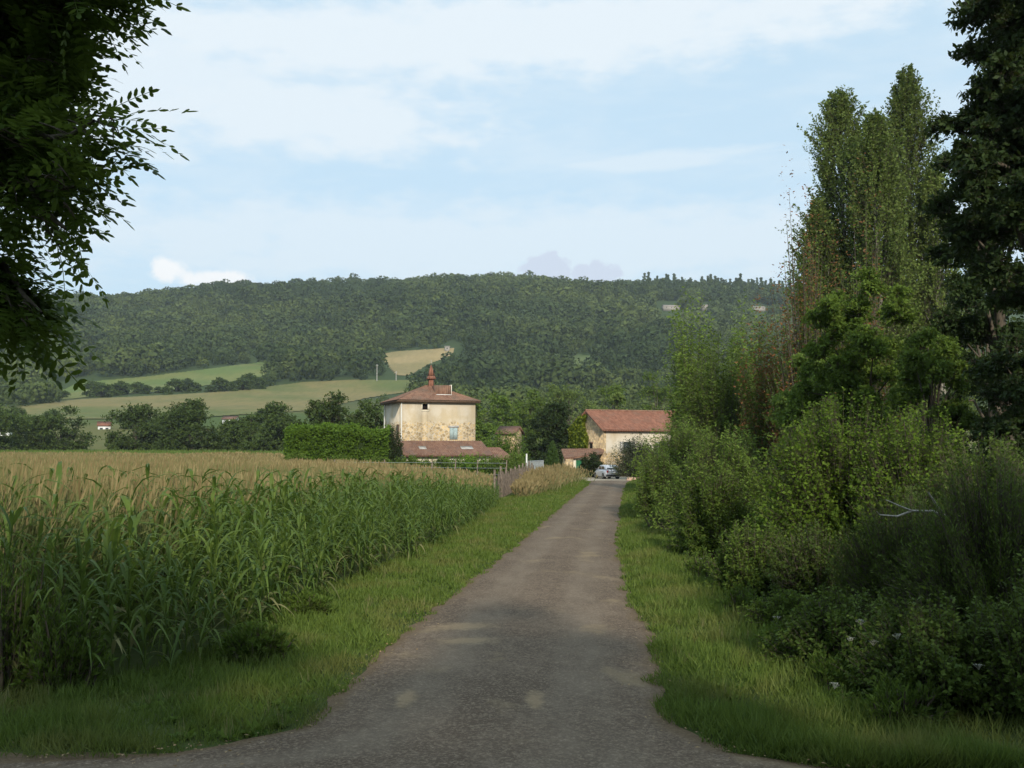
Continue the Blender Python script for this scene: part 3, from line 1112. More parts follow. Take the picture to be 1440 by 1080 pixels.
for s_ in (-1, 1):
    for y0, y1 in ((-1.3, -.55), (-.45, .35)):
        mb = MB()
        b_ = .735 * s_
        q = [(b_, y0, 1.0), (b_, y1, 1.0), (.735 * s_, y1 - .08, 1.3), (.735 * s_, y0 + .05, 1.3)]
        mb.add(q, [(0, 1, 2, 3) if s_ > 0 else (3, 2, 1, 0)])
        mb.build('side_window', MT['glass'], car)
    mb = MB()
    box(mb, s_ * .6 - .09, s_ * .6 + .09, -1.985, -1.9, .66, .9)
    mb.build('tail_light', MT['lamp'], car)
    mb = MB()
    box(mb, s_ * .95 - .09, s_ * .95 + .09, .55, .65, .92, 1.06)
    mb.build('wing_mirror', MT['trim'], car)
    for yy in (-1.25, 1.2):
        mb = MB()
        a = np.arange(20) * math.pi / 10
        for r0, r1, x0, x1 in ((.31, .31, .6, .86), (.31, .2, .86, .862), (.31, .2, .6, .598)):
            V = np.concatenate([np.stack([np.full(20, s_ * x0), yy + r0 * np.cos(a), .31 + r0 * np.sin(a)], -1), np.stack([np.full(20, s_ * x1), yy + r1 * np.cos(a), .31 + r1 * np.sin(a)], -1)])
            i = np.arange(20)
            j = (i + 1) % 20
            mb.add(V, np.stack([i, j, j + 20, i + 20], -1))
        wh = mb.build('wheel', MT['tyre'], car)
        mb = MB()
        V = np.concatenate([np.stack([np.full(20, s_ * .85), yy + .2 * np.cos(a), .31 + .2 * np.sin(a)], -1), [(s_ * .87, yy, .31)]])
        mb.add(V, np.stack([i, j, np.full(20, 20)], -1))
        mb.build('rim', MT['rim'], wh)
mb = MB()
box(mb, -.74, .74, -2.02, -1.86, .3, .46)
mb.build('bumper', MT['trim'], car)
mb = MB()
box(mb, -.26, .26, -2.0, -1.93, .58, .69)
mb.build('number_plate', MT['plate'], car)

# ------------------------------------------------------------------ fences, gate, posts
MT['oldwood'] = plain('grey_old_wood', (.2, .16, .125), .9, .1, .45, 5)
rng = np.random.default_rng(8)
a = np.array([-.75, 52.5])
b = np.array([1.75, 80.])
Lf = np.linalg.norm(b - a)
fe = thing('paling_fence', 'weathered grey wooden paling fence beside the lane in front of the tower house', 'fence', (a[0], a[1], 0), math.atan2(b[1] - a[1], b[0] - a[0]))
mb = MB()
x = 0.
while x < Lf:
    wv = rng.uniform(.08, .15)
    h_ = rng.uniform(1.12, 1.5) if rng.random() > .1 else rng.uniform(.6, .9)
    ln = rng.normal(0, .035)
    y_ = rng.normal(0, .012)
    V = [(x, y_, 0), (x + wv, y_, 0), (x + wv + ln, y_, h_ - .06), (x + wv * .5 + ln, y_, h_), (x + ln, y_, h_ - .06)]
    V2 = [(p[0], p[1] + .022, p[2]) for p in V]
    mb.add(V + V2, [(0, 1, 2, 4), (9, 7, 6, 5), (0, 4, 9, 5), (1, 6, 7, 2)], rng.random())
    mb.add([V[4], V[2], V[3], V2[4], V2[2], V2[3]], [(0, 1, 2), (5, 4, 3)], rng.random())
    x += wv + rng.uniform(.015, .07)
mb.build('paling', MT['oldwood'], fe)
for z_ in (.35, 1.0):
    mb = MB()
    box(mb, 0, Lf, .05, .09, z_, z_ + .09)
    mb.build('rail', MT['oldwood'], fe)
for k in range(10):
    mb = MB()
    xx = k * Lf / 9
    tube(mb, [(xx, .16, -.2), (xx + rng.normal(0, .03), .16, rng.uniform(1.4, 1.75))], [.07, .06], 8)
    mb.build('post', MT['oldwood'], fe)
MT['galv'] = plain('galvanised_steel', (.5, .52, .52), .5, .5, .15, 5, .5)
g0, g1 = W(741, 650, 86)[:2], W(764, 650, 92)[:2]
gt = thing('metal_gate', 'grey metal bar gate between paling fence and green conical shrub', 'gate', (g0[0], g0[1], float(H(*g0))), math.atan2(g1[1] - g0[1], g1[0] - g0[0]))
Lg = np.linalg.norm(g1 - g0)
mb = MB()
for z_ in (.25, .9, 1.7):
    tube(mb, [(0, 0, z_), (Lg, 0, z_)], [.03, .03], 6)
for xx in (0, Lg):
    tube(mb, [(xx, 0, .2), (xx, 0, 1.72)], [.03, .03], 6)
mb.build('frame', MT['galv'], gt)
mb = MB()
for k in range(1, int(Lg / .13)):
    tube(mb, [(k * .13, 0, .25), (k * .13, 0, 1.7)], [.012, .012], 4)
mb.build('bars', MT['galv'], gt)
mb = MB()
tube(mb, [(-.12, 0, -.3), (-.12, 0, 2.35)], [.07, .07], 8)
mb.build('gate_post', MT['white'], gt)
wf = thing('wire_fence', 'low wire fence on thin pale posts across the dry meadow before the tower house', 'fence', (0, 0, 0))
pts = [W(470, 660, 84)[:2], W(540, 660, 83)[:2], W(607, 660, 82)[:2], W(640, 660, 81)[:2], W(671, 660, 80)[:2], W(712, 660, 79)[:2]]
for p_ in pts:
    mb = MB()
    tube(mb, [(p_[0], p_[1], -.2), (p_[0] + .03, p_[1], 1.75)], [.06, .05], 6)
    mb.build('post', MT['oldwood'], wf)
mb = MB()
for z_ in (.6, 1.1, 1.5):
    tube(mb, [(p_[0], p_[1] - .06, z_) for p_ in pts], [.01] * len(pts), 4)
mb.build('wire', MT['galv'], wf)
mb = MB()
kx, ky = W(900, 668, 92)[:2]
bo = thing('marker_post', 'short white topped post at the right side of the gravel yard', 'post', (kx, ky, float(H(kx, ky))))
tube(mb, [(0, 0, -.2), (0, 0, .55)], [.06, .06], 8)
mb.build('shaft', MT['brown'], bo)
mb = MB()
tube(mb, [(0, 0, .552), (0, 0, .8)], [.1, .09], 8)
mb.build('cap', MT['white'], bo)
kx, ky = W(893, 674, 91)[:2]
mb = MB()
for k in range(5):
    frustum(mb, (k * .28, .1 * math.sin(k * 2), -.1), (.2, .17), (k * .28 + .02, .1 * math.sin(k * 2), .28 + .08 * math.sin(k * 3)), (.13, .1))
o = mb.build('stone_border', plain('pink_stone', (.5, .33, .25), .9, .1, .25, 6), None, (kx - .6, ky, float(H(kx, ky))))
tag(o, 'low row of pinkish stones edging the gravel yard on the right', 'stones')
for px, y0, y1, lab in ((530, 537, 513, 'thin pale utility pole in the pasture above the tower house roof'), (557, 536, 522, 'shorter utility pole right of the tall one on the hillside pasture')):
    x, Y = onhill(px, y0)
    z = float(H(x, Y))
    h_ = (y0 - y1) / 1400 * Y
    t = thing('utility_pole', lab, 'pole', (x, Y, z))
    mb = MB()
    tube(mb, [(0, 0, -.5), (0, 0, h_)], [.28, .2], 8)
    mb.build('pole', MT['lead'], t)
    mb = MB()
    box(mb, -.9, .9, -.1, .1, h_ - .8, h_ - .6)
    mb.build('crossarm', MT['lead'], t)
# ------------------------------------------------------------------ trees and shrubs
MT['lf_mid'] = leafmat('leaf_mid_green', (.065, .115, .018), (.17, .245, .04), (.115, .16, .025), .42, .25)
MT['lf_dark'] = leafmat('leaf_dark_green', (.018, .034, .011), (.05, .08, .022), (.03, .05, .014), .25, .3)
MT['lf_hedge'] = leafmat('leaf_hedgerow', (.034, .06, .015), (.09, .13, .03), (.07, .1, .026), .25, .1)
MT['lf_poplar'] = leafmat('leaf_poplar', (.085, .125, .03), (.2, .265, .065), (.15, .19, .045), .42, .2)
MT['lf_bright'] = leafmat('leaf_bright_green', (.075, .135, .014), (.19, .29, .035), (.13, .195, .025), .45, .5)
MT['lf_willow'] = leafmat('leaf_grey_green', (.105, .17, .028), (.23, .33, .065), (.17, .235, .04), .45, .5)
MT['lf_lime'] = leafmat('leaf_hedge_green', (.075, .15, .016), (.18, .29, .035), (.12, .19, .025), .4, .3)
MT['lf_shade'] = leafmat('leaf_hedge_shade', (.045, .08, .014), (.12, .17, .03), (.08, .115, .02), .3, .8)
MT['lf_olive'] = leafmat('leaf_olive_grey', (.045, .06, .03), (.12, .14, .075), (.08, .09, .04), .25, .5)
MT['lf_cone'] = leafmat('leaf_cypress', (.03, .065, .016), (.08, .13, .03), (.05, .08, .02), .2, .6)


def tree(name, label, px, Y, py_top, wpx, leaf, mat, seed, py_bot=None, nclump=26, per=60, nl=9, rr=.3, Lf=.12, group=None, bark='bark', cat='tree', squash=.8, zc=.56, rz=.5, upb=.25, asp=.55, shell=(.45, .95), zlow=-.7, trunk=True, xoff=0., splay=.9, low=0.):
    rng = np.random.default_rng(seed)
    b = W(px, 630, Y)
    gz = float(H(b[0], Y))
    h = W(px, py_top, Y)[2] - gz
    rx = wpx / 2 / 1400 * Y
    z0 = 0. if py_bot is None else max(0., W(px, py_bot, Y)[2] - gz)
    z0 -= low * h
    zc_ = z0 + (h - z0) * .5
    rz_ = (h - z0) * .5
    t = thing(name, label, cat, (b[0], Y, gz), 0, group)
    q = rr * min(rx, rz_)
    C, r = clumpset((xoff, 0, zc_), (rx - q * .7, rx - q * .7, rz_ - q * .7), nclump, q, rng, shell, zlow)
    C[:, 2] = np.maximum(C[:, 2], .06 * h)
    S, E = clumps_to_twigs(C, r, per / (q * q), rng, np.array([xoff, 0, zc_ - rz_ * .3]), upb, squash)
    E[:, 2] = np.maximum(E[:, 2], .05)
    S[:, 2] = np.maximum(S[:, 2], .05)
    mb = MB()
    spray(mb, S, E, nl, Lf, Lf * asp, rng, .15, .08, splay, .6, stem=min(.012, Lf * .06), sm_=1)
    mb.build('crown', [mat, MT[bark]], t)
    if trunk:
        mb = MB()
        tr = max(.04, h * .014)
        tube(mb, [(0, 0, -.3), (.02 * h, .01 * h, zc_ * .5), (xoff * .5, 0, zc_), (xoff * .9, .02 * h, z0 + (h - z0) * .85)], [tr * 1.25, tr, tr * .7, tr * .2], 8)
        sel = rng.permutation(len(C))[:min(22, len(C))]
        for i in sel:
            c = C[i]
            zb = max(.3 * c[2], min(c[2] * .75, zc_))
            s_ = np.array([xoff * .4, 0, zb])
            mid = (s_ + c) / 2 + np.array([0, 0, .06 * h])
            tube(mb, [s_, mid, c], [tr * .45, tr * .3, tr * .1], 5)
        mb.build('trunk', MT[bark], t)
    return t


def shrub(name, label, px, Y, py_top, wpx, mat, seed, nshoot=900, nl=16, Lf=.07, asp=.4, group=None, dep=.8, base_r=.35, s0=.25, sag=.06, bark='bark', splay=.8, cat='shrub', jit=.2, deadf=0., stw=.006):
    """shoots that leave a base and end over a dome: soft, feathery outline"""
    rng = np.random.default_rng(seed)
    b = W(px, 630, Y)
    gz = float(H(b[0], Y))
    h = W(px, py_top, Y)[2] - gz
    rx = wpx / 2 / 1400 * Y
    t = thing(name, label, cat, (b[0], Y, gz), 0, group)
    u = rng.random(nshoot)
    el = np.arcsin(u ** .8)
    a = rng.random(nshoot) * 6.283
    lump = 1 + .2 * np.sin(3 * a + seed) + .18 * np.sin(5 * a + el * 5 + seed * 2) + .12 * np.sin(9 * a + el * 9 + seed) - jit * rng.random(nshoot) + (.3 if nshoot > 250 else .05) * rng.random(nshoot) ** 6
    E = np.stack([np.cos(el) * np.cos(a) * rx * lump, np.cos(el) * np.sin(a) * rx * dep * lump, h * (.1 + .9 * np.sin(el)) * np.clip(lump, .45, 1.2)], -1)
    br = np.sqrt(rng.random(nshoot)) * base_r
    S = np.stack([E[:, 0] * br, E[:, 1] * br, rng.random(nshoot) * h * .12], -1)
    # shoots start part-way up so that the leaves sit in the outer layer
    st = rng.random((nshoot, 1)) ** .6 * .62
    S2 = S + (E - S) * st
    E[:, 2] += .0
    mb = MB()
    spray(mb, S2, E, nl, Lf, Lf * asp, rng, s0 * .6, sag, splay, .6, stem=stw, sm_=1)
    if deadf:
        k = rng.random(nshoot) < deadf
        spray(mb, S2[k], E[k] + [0, 0, .2 * h], nl, Lf, Lf * asp, rng, .3, sag, splay, .6, m=2)
    mb.build('foliage', [mat, MT[bark], MT['deadleaf']], t)
    k = rng.permutation(nshoot)[:60]
    mb = MB()
    q = np.linspace(0, 1, 5)
    P = S[k][:, None] * np.array([1, 1, 0]) + (E[k] - S[k] * np.array([1, 1, 0]))[:, None] * q[:, None] * .9
    P[..., 2] += np.sin(q * math.pi) * .08 * h
    vtubes(mb, P, .022 * (1 - .75 * q), 4)
    mb.build('stems', MT[bark], t)
    return t


# --- hedgerow trees across the field, left to right
HG = 'hedgerow trees beyond the field'
for i, (px, Y, top, w, lab) in enumerate([
        (-15, 205, 568, 90, 'hedgerow tree cut by the left edge of the view'),
        (38, 225, 583, 62, 'low rounded hedgerow tree near the left edge of the view'),
        (85, 215, 566, 80, 'wide dark hedgerow tree left of the distant white house with red roof'),
        (190, 210, 566, 82, 'rounded hedgerow tree right of the distant white house with red roof'),
        (232, 220, 576, 60, 'smaller hedgerow tree tucked between two wider ones'),
        (266, 205, 558, 92, 'tallest dark hedgerow tree in the middle of the row'),
        (322, 222, 590, 60, 'low hedgerow tree below the distant white house with pale roof'),
        (352, 212, 576, 62, 'hedgerow tree just right of the low gap in the row'),
        (392, 200, 566, 84, 'broad hedgerow tree above the left end of the clipped hedge')]):
    tree('hedgerow_tree', lab, px, Y, top - 9, w * 1.3, .4, MT['lf_hedge'], 100 + i, None, 44, 28, 10, .34, .55, HG, zlow=-.9, low=.75)
GB = 'dark trees behind the clipped hedge'
for i, (px, Y, top, w, lab) in enumerate([
        (440, 140, 556, 56, 'dark tree behind the left part of the clipped hedge'),
        (475, 136, 540, 66, 'tallest dark tree behind the clipped hedge'),
        (515, 140, 545, 62, 'dark tree behind the clipped hedge next to the tower house wall')]):
    tree('garden_tree', lab, px, Y, top, w * 1.55, .4, MT['lf_hedge'], 130 + i, None, 40, 30, 10, .36, .4, GB, zlow=-.9, low=.75)
# --- trees behind the farm
GF = 'trees behind the farm buildings'
for i, (px, Y, top, w, mt, lab) in enumerate([
        (700, 185, 530, 92, 'lf_mid', 'mid green tree rising right behind the tower house roof'),
        (668, 170, 562, 60, 'lf_mid', 'tree at the right wall of the tower house'),
        (745, 200, 540, 84, 'lf_mid', 'tree above the small pinkish cottage'),
        (800, 230, 512, 96, 'lf_poplar', 'tall pale green tree far behind the dark farm tree'),
        (862, 215, 520, 92, 'lf_mid', 'tree behind the left half of the farmhouse roof'),
        (868, 160, 535, 58, 'lf_poplar', 'light green pointed tree right above the farmhouse ridge'),
        (925, 205, 512, 104, 'lf_mid', 'wide tree behind the right half of the farmhouse roof'),
        (985, 190, 520, 90, 'lf_mid', 'tree behind the right end of the farmhouse')]):
    tree('farm_tree', lab, px, Y, top, w, .4, MT[mt], 150 + i, None, 32, 28, 9, .34, .5, GF, zlow=-.9, low=.45)
tree('dark_tree', 'large dark round tree between the small cottage and the ivy gable', 776, 122, 553, 84, .3, MT['lf_dark'], 170, None, 38, 50, 10, .34, .3, zlow=-.9, low=.25)
shrub('round_bush', 'bright green rounded bush beside the annex roof of the tower house', 706, 115, 611, 66, MT['lf_lime'], 171, 900, 14, .2, .6, jit=.1)
# conical shrub
rng = np.random.default_rng(172)
b = W(777, 640, 100)
t = thing('cypress', 'small conical green cypress left of the porch pillar', 'tree', (b[0], 100, float(H(b[0], 100))))
n = 1500
q = rng.random(n) ** 1.4
a = rng.random(n) * 6.283
rad = 1.0 * (1.02 - q) ** .75 * (.9 + .15 * rng.random(n))
E = np.stack([np.cos(a) * rad, np.sin(a) * rad, .1 + q * 3.7], -1)
S = E * np.array([.6, .6, 1]) - np.array([0, 0, .35])
mb = MB()
spray(mb, S, E, 9, .16, .07, rng, .1, 0, .5, .4)
mb.build('crown', MT['lf_cone'], t)
mb = MB()
tube(mb, [(0, 0, -.2), (0, 0, 3.4)], [.09, .02], 6)
mb.build('trunk', MT['bark'], t)
shrub('grey_bush', 'large grey green bush in front of the farmhouse wall beside the car', 895, 100, 617, 66, MT['lf_olive'], 173, 1300, 14, .17, .4)
shrub('grey_bush', 'lower grey green bush right of the large one in front of the farmhouse', 930, 97, 625, 52, MT['lf_olive'], 174, 900, 14, .17, .4)
shrub('porch_shrub', 'dark green climbing shrub on the green porch doors behind the car', 832, 109.5, 640, 36, MT['lf_dark'], 175, 700, 12, .18, .6, jit=.1)
# clipped hedge: a box of leaves
rng = np.random.default_rng(176)
h0, h1 = W(402, 640, 99), W(545, 640, 100)
t = thing('clipped_hedge', 'big clipped bright green hedge left of the tower house', 'hedge', (h0[0], 99, 0), 0)
Lh = h1[0] - h0[0]
n = 9000
f = rng.integers(0, 3, n)
x = rng.random(n) * Lh
y = rng.random(n) * 3.2
top = 4.75 - .35 * sm(6.3, 7.2, x) + .16 * np.sin(x * 2.1) + .1 * np.sin(x * 5 + 1) - .8 * np.abs(2 * x / Lh - 1) ** 7
z = rng.random(n) * top
z = np.where(f == 0, top, z)
top = top - np.where(f == 0, .55 * (1 - np.minimum(y, .9) / .9) ** 2, 0)
z = np.where(f == 0, top, z)
y = np.where(f == 1, 0 + .55 * (z / 4.7) ** 5 + .5 * sm(6.2, 6.9, x) + .12 * np.sin(x * 3) * np.sin(z * 3), y)
x = np.where(f == 2, np.where(rng.random(n) < .5, 0, Lh), x)
E = np.stack([x, y, z], -1) + rng.normal(0, .15, (n, 3))
S = E + (np.array([Lh / 2, 1.6, 2.]) - E) * np.minimum(1, .5 / np.linalg.norm(np.array([Lh / 2, 1.6, 2.]) - E, axis=1))[:, None]
mb = MB()
spray(mb, S, E, 7, .2, .13, rng, .3, 0, .8, .5)
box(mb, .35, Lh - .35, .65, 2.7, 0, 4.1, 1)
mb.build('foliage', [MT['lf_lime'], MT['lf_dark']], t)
mb = MB()
for k in range(8):
    tube(mb, [(.6 + k * 1.2, 1.5, -.2), (.6 + k * 1.2, 1.5, 2.5)], [.08, .05], 6)
mb.build('trunk', MT['bark'], t)
# garden growth in front of the tower lean-to
for i, (px, Y, top, w, mt, lab) in enumerate([
        (575, 96, 643, 58, 'lf_mid', 'low green bush under the left end of the lean-to roof'),
        (618, 95, 644, 66, 'lf_mid', 'low green bush under the middle of the lean-to roof'),
        (662, 95, 641, 68, 'lf_lime', 'low green bush under the right end of the lean-to roof'),
        (702, 94, 644, 56, 'lf_mid', 'low green bush under the annex roof'),
        (553, 100, 606, 24, 'lf_dark', 'dark climbing shrub on the left wall of the tower house'),
        (530, 97, 645, 44, 'lf_mid', 'low bush between the clipped hedge and the tower house'),
        (420, 97, 640, 50, 'lf_mid', 'low bush at the left foot of the clipped hedge'),
        (480, 96, 643, 60, 'lf_mid', 'low bush in front of the clipped hedge'),
        (725, 97, 640, 30, 'lf_willow', 'pale bush behind the metal gate')]):
    shrub('garden_bush', lab, px, Y, top, w, MT[mt], 180 + i, 1000, 12, .18, .5, group='bushes in front of the tower house' if i < 4 else None, jit=.25)

# --- the tall vegetation on the right
rng = np.random.default_rng(200)
GP = 'tall poplars on the right'
for i, (px, Y, top, w, bot, lab) in enumerate([
        (1192, 64, 124, 112, 520, 'leftmost of the tall columnar poplars'),
        (1240, 60, 158, 96, 520, 'shorter poplar standing between the two tallest ones'),
        (1288, 66, 94, 92, 520, 'tallest columnar poplar, next to the dark tree on the right'),
        (1156, 62, 278, 78, 560, 'low side poplar at the left foot of the poplar row'),
        (1325, 64, 230, 90, 560, 'poplar partly hidden by the dark tree on the right')]):
    b = W(px, 630, Y)
    gz = float(H(b[0], Y))
    h = W(px, top, Y)[2] - gz
    rx = w / 2 / 1400 * Y
    t = thing('poplar', lab, 'tree', (b[0], Y, gz), 0, GP)
    n = 2300 if i < 3 else 1300
    q = rng.random(n) ** .8
    a = rng.random(n) * 6.283
    prof = rx * np.interp(q, [0, .12, .4, .7, .88, 1], [.6, .95, 1.1, 1.0, .76, .22])
    lump = 1 + .24 * np.sin(q * 15 + a * 2 + i) + .2 * np.sin(q * 33 - a * 3)
    rad = prof * lump * (.5 + .5 * rng.random(n) + .35 * rng.random(n) ** 5)
    E = np.stack([np.cos(a) * rad, np.sin(a) * rad, .8 + q * (h - .8)], -1)
    S = E * np.array([.35, .35, 1]) - np.array([0, 0, 1]) * (1.3 + 1.6 * rng.random((n, 1)))
    S[:, 2] = np.maximum(S[:, 2], .5)
    mb = MB()
    spray(mb, S, E, 22, .17, .125, rng, .25, 0, .75, .4, stem=.014, sm_=1)
    mb.build('crown', [MT['lf_poplar'], MT['bark']], t)
    mb = MB()
    tube(mb, [(0, 0, -.3), (.1, 0, h * .4), (0, .1, h * .75), (0, 0, h * .97)], [.34, .24, .12, .02], 8)
    for k in range(26):
        z_ = h * rng.uniform(.08, .66)
        aa = rng.random() * 6.28
        tube(mb, [(0, 0, z_), (math.cos(aa) * rx * .4, math.sin(aa) * rx * .4, z_ + h * .07), (math.cos(aa) * rx * .48, math.sin(aa) * rx * .48, z_ + h * .13)], [.06, .035, .01], 5)
    mb.build('trunk', MT['bark_pale'], t)

GR = 'trees along the right side of the lane'
tree('young_elm', 'yellowish green young elm in front of the poplars', 1222, 31, 385, 215,   .1, MT['lf_mid'], 210, None, 90, 50, 13, .2, .12, GR, low=.25, shell=(.25, 1.08))
tree('young_elm', 'leaning young elm with thin top left of the yellowish green elm', 1145, 36, 462, 135, .1, MT['lf_willow'], 211, None, 44, 55, 12, .26, .12, GR, low=.3)
tree('young_elm', 'young elm in front of the dark tree trunk on the right', 1312, 27, 420, 160, .1, MT['lf_mid'], 212, None, 50, 55, 12, .26, .11, GR, low=.3)
tree('dark_alder', 'dark green alder left of the reddish shrub, behind the feathery bush', 1030, 60, 515, 110, .1, MT['lf_dark'], 213, None, 40, 60, 12, .3, .18, GR, low=.3)
tree('dark_alder', 'dark spreading alder to the right of the farmhouse roof', 990, 66, 545, 70, .1, MT['lf_dark'], 214, None, 30, 60, 12, .32, .19, GR, low=.3)
shrub('ash_shoot', 'narrow upright green ash top rising left of the reddish shrub', 972, 58, 432, 74, MT['lf_willow'], 215, 900, 20, .2, .45, jit=.35)
shrub('ash_shoot', 'upright green ash top just left of the poplars', 1052, 54, 448, 90, MT['lf_willow'], 216, 950, 20, .19, .45, jit=.35)
shrub('ash_shoot', 'broad upright ash between the two narrow ash tops', 1010, 52, 490, 104, MT['lf_mid'], 217, 1300, 20, .18, .45, jit=.3)
shrub('reddish_shrub', 'shrub with dry reddish leaves left of the poplars', 1085, 48, 468, 84, MT['lf_mid'], 218, 700, 20, .16, .4, jit=.4, deadf=.6)
shrub('reddish_shrub', 'tall sparse shrub with dry reddish twigs against the sky', 1132, 44, 318, 112, MT['lf_mid'], 219, 190, 34, .15, .42, jit=.45, deadf=.6, stw=.03)
shrub('reddish_shrub', 'dry reddish twigs in front of the tall poplars', 1215, 46, 340, 110, MT['lf_mid'], 220, 190, 34, .15, .42, jit=.45, deadf=.45, stw=.03)

GD = 'big dark trees at the right edge'
tree('big_tree', 'big dark tree filling the right edge of the view', 1480, 20, -120, 320, .1, MT['lf_dark'], 221, 600, 210, 44, 13, .2, .12, GD, squash=.7, shell=(.3, .98))
tree('big_tree', 'dark tree with open crown behind the big tree at the right edge', 1410, 29, 120, 210, .1, MT['lf_dark'], 222, 700, 84, 40, 12, .24, .14, GD, squash=.6, shell=(.3, .95))
tree('big_tree', 'dark tree low at the right edge under the big crown', 1470, 24, 420, 240, .1, MT['lf_dark'], 223, None, 70, 40, 12, .24, .12, GD, low=.2)
tree('big_tree', 'dark tree whose low crown fills the gap behind the big trunk at the right edge', 1395, 38, 330, 190, .1, MT['lf_dark'], 229, None, 60, 40, 12, .24, .16, GD, low=.2)

for i, (x_, y_, h_, r_) in enumerate([(8.6, -2, 10.5, 3.5), (13, -4, 10, 3.4), (3.8, -5, 11, 3.6), (-.5, -7, 11.5, 3.8), (-6, -8, 12, 4), (-12, -6, 11, 3.6)]):
    # unseen trees added right of and behind the camera to shade the foreground
    o = tree('big_tree', 'big dark tree added out of view to shade the foreground', 720 + 1400 * 0, 20, -120, 300, .1, MT['lf_dark'], 224 + i, None, 80, 44, 10, .28, .2, GD, low=.05) if i == 0 else dup(o)
    o.location = (x_, y_, 0)
    o.rotation_euler.z = i * 1.3
    o.scale = (r_ / 2.2, r_ / 2.2, h_ / 12.6)
# near hedge along the lane
GS = 'shrubs along the right side of the lane'
S_ = lambda lab, px, Y, top, w, mt, seed, **k: shrub(k.pop('name', 'shrub'), lab, px, Y, top, w, MT[mt], seed, group=GS, **k)
S_('feathery grey green bush at the far end of the lane hedge', 958, 40, 603, 120, 'lf_willow', 230, nshoot=2600, nl=16, Lf=.13, asp=.28)
S_('lower feathery bush leaning over the verge in front of the far grey green bush', 930, 36.5, 640, 62, 'lf_willow', 231, nshoot=1200, nl=15, Lf=.12, asp=.28)
S_('soft green bush in the middle of the lane hedge', 1022, 29, 618, 150, 'lf_willow', 232, nshoot=3000, nl=16, Lf=.11, asp=.32)
S_('mid green bush at the verge below the soft green bush', 1005, 24.5, 668, 104, 'lf_mid', 233, nshoot=2200, nl=15, Lf=.09, asp=.4)
S_('low weedy bush at the verge before the dark hollow', 1052, 18.5, 742, 116, 'lf_mid', 234, nshoot=2000, nl=14, jit=.55, base_r=.7, Lf=.07, asp=.4)
S_('bright yellow green hazel arching above the dark hollow', 1180, 21.5, 582, 250, 'lf_bright', 235, nshoot=3600, nl=15, Lf=.085, asp=.6, base_r=.25, sag=.1)
S_('bright green hazel right of the arching one', 1290, 20, 598, 170, 'lf_bright', 236, nshoot=2200, nl=15, Lf=.08, asp=.6, base_r=.25)
S_('dark upright broom in front of the hollow', 1272, 14.2, 712, 190, 'lf_shade', 237, nshoot=2600, nl=20, Lf=.055, asp=.28, splay=.55)
S_('tall dark broom at the right edge of the view', 1400, 12.6, 672, 230, 'lf_shade', 238, nshoot=3400, nl=20, Lf=.055, asp=.28, splay=.55)
S_('dark low bramble at the verge below the broom', 1185, 12.2, 842, 190, 'lf_shade', 239, nshoot=2000, nl=14, jit=.55, base_r=.7, Lf=.055, asp=.6)
S_('dark bramble nearest to the crossing at the lower right', 1318, 10.7, 850, 250, 'lf_shade', 240, nshoot=2800, nl=14, jit=.55, base_r=.7, Lf=.055, asp=.6)
S_('bushy bramble cut by the lower right edge of the view', 1470, 10.0, 800, 190, 'lf_shade', 241, nshoot=2200, nl=14, jit=.55, base_r=.7, Lf=.055, asp=.6)
S_('dark shrub inside the shaded hollow', 1150, 17.5, 742, 150, 'lf_shade', 242, nshoot=1500, nl=12, jit=.55, base_r=.7, Lf=.07, asp=.5)
S_('low dark shrub between hollow and verge', 1105, 15.0, 835, 110, 'lf_mid', 243, nshoot=1400, nl=13, jit=.55, base_r=.7, Lf=.055, asp=.45)
S_('dark shrub behind the tall broom at the right edge', 1390, 17, 640, 230, 'lf_shade', 244, nshoot=2400, nl=15, Lf=.08, asp=.5)
# dead pale branch
b = W(1290, 720, 13.2)
t = MB()
q = lambda px, py, Y: W(px, py, Y)
tube(t, [q(1345, 745, 13.6), q(1325, 722, 13.4), q(1305, 692, 13.2)], [.022, .02, .01], 7)
tube(t, [q(1332, 730, 13.45), q(1312, 719, 13.3), q(1282, 718.5, 13.1), q(1262, 726, 12.9), q(1237, 724, 12.7)], [.02, .018, .016, .012, .007], 7)
tube(t, [q(1282, 718.5, 13.1), q(1266, 712, 12.9), q(1246, 703, 12.8)], [.014, .011, .006], 7)
tube(t, [q(1237, 724, 12.7), q(1233, 719, 12.65)], [.007, .004], 5)
tag(t.build('dead_branch', MT['deadwood']), 'pale bare forked dead branch sticking out of the dark hedge', 'branch')
# white flowered weeds
MT['umbel'] = plain('white_flower', (.42, .42, .34), .8, .1, .25, 60)
MT['lf_weed'] = leafmat('leaf_weed', (.06, .11, .018), (.14, .21, .035), (.09, .12, .03), .38, 1.5)
rng = np.random.default_rng(260)


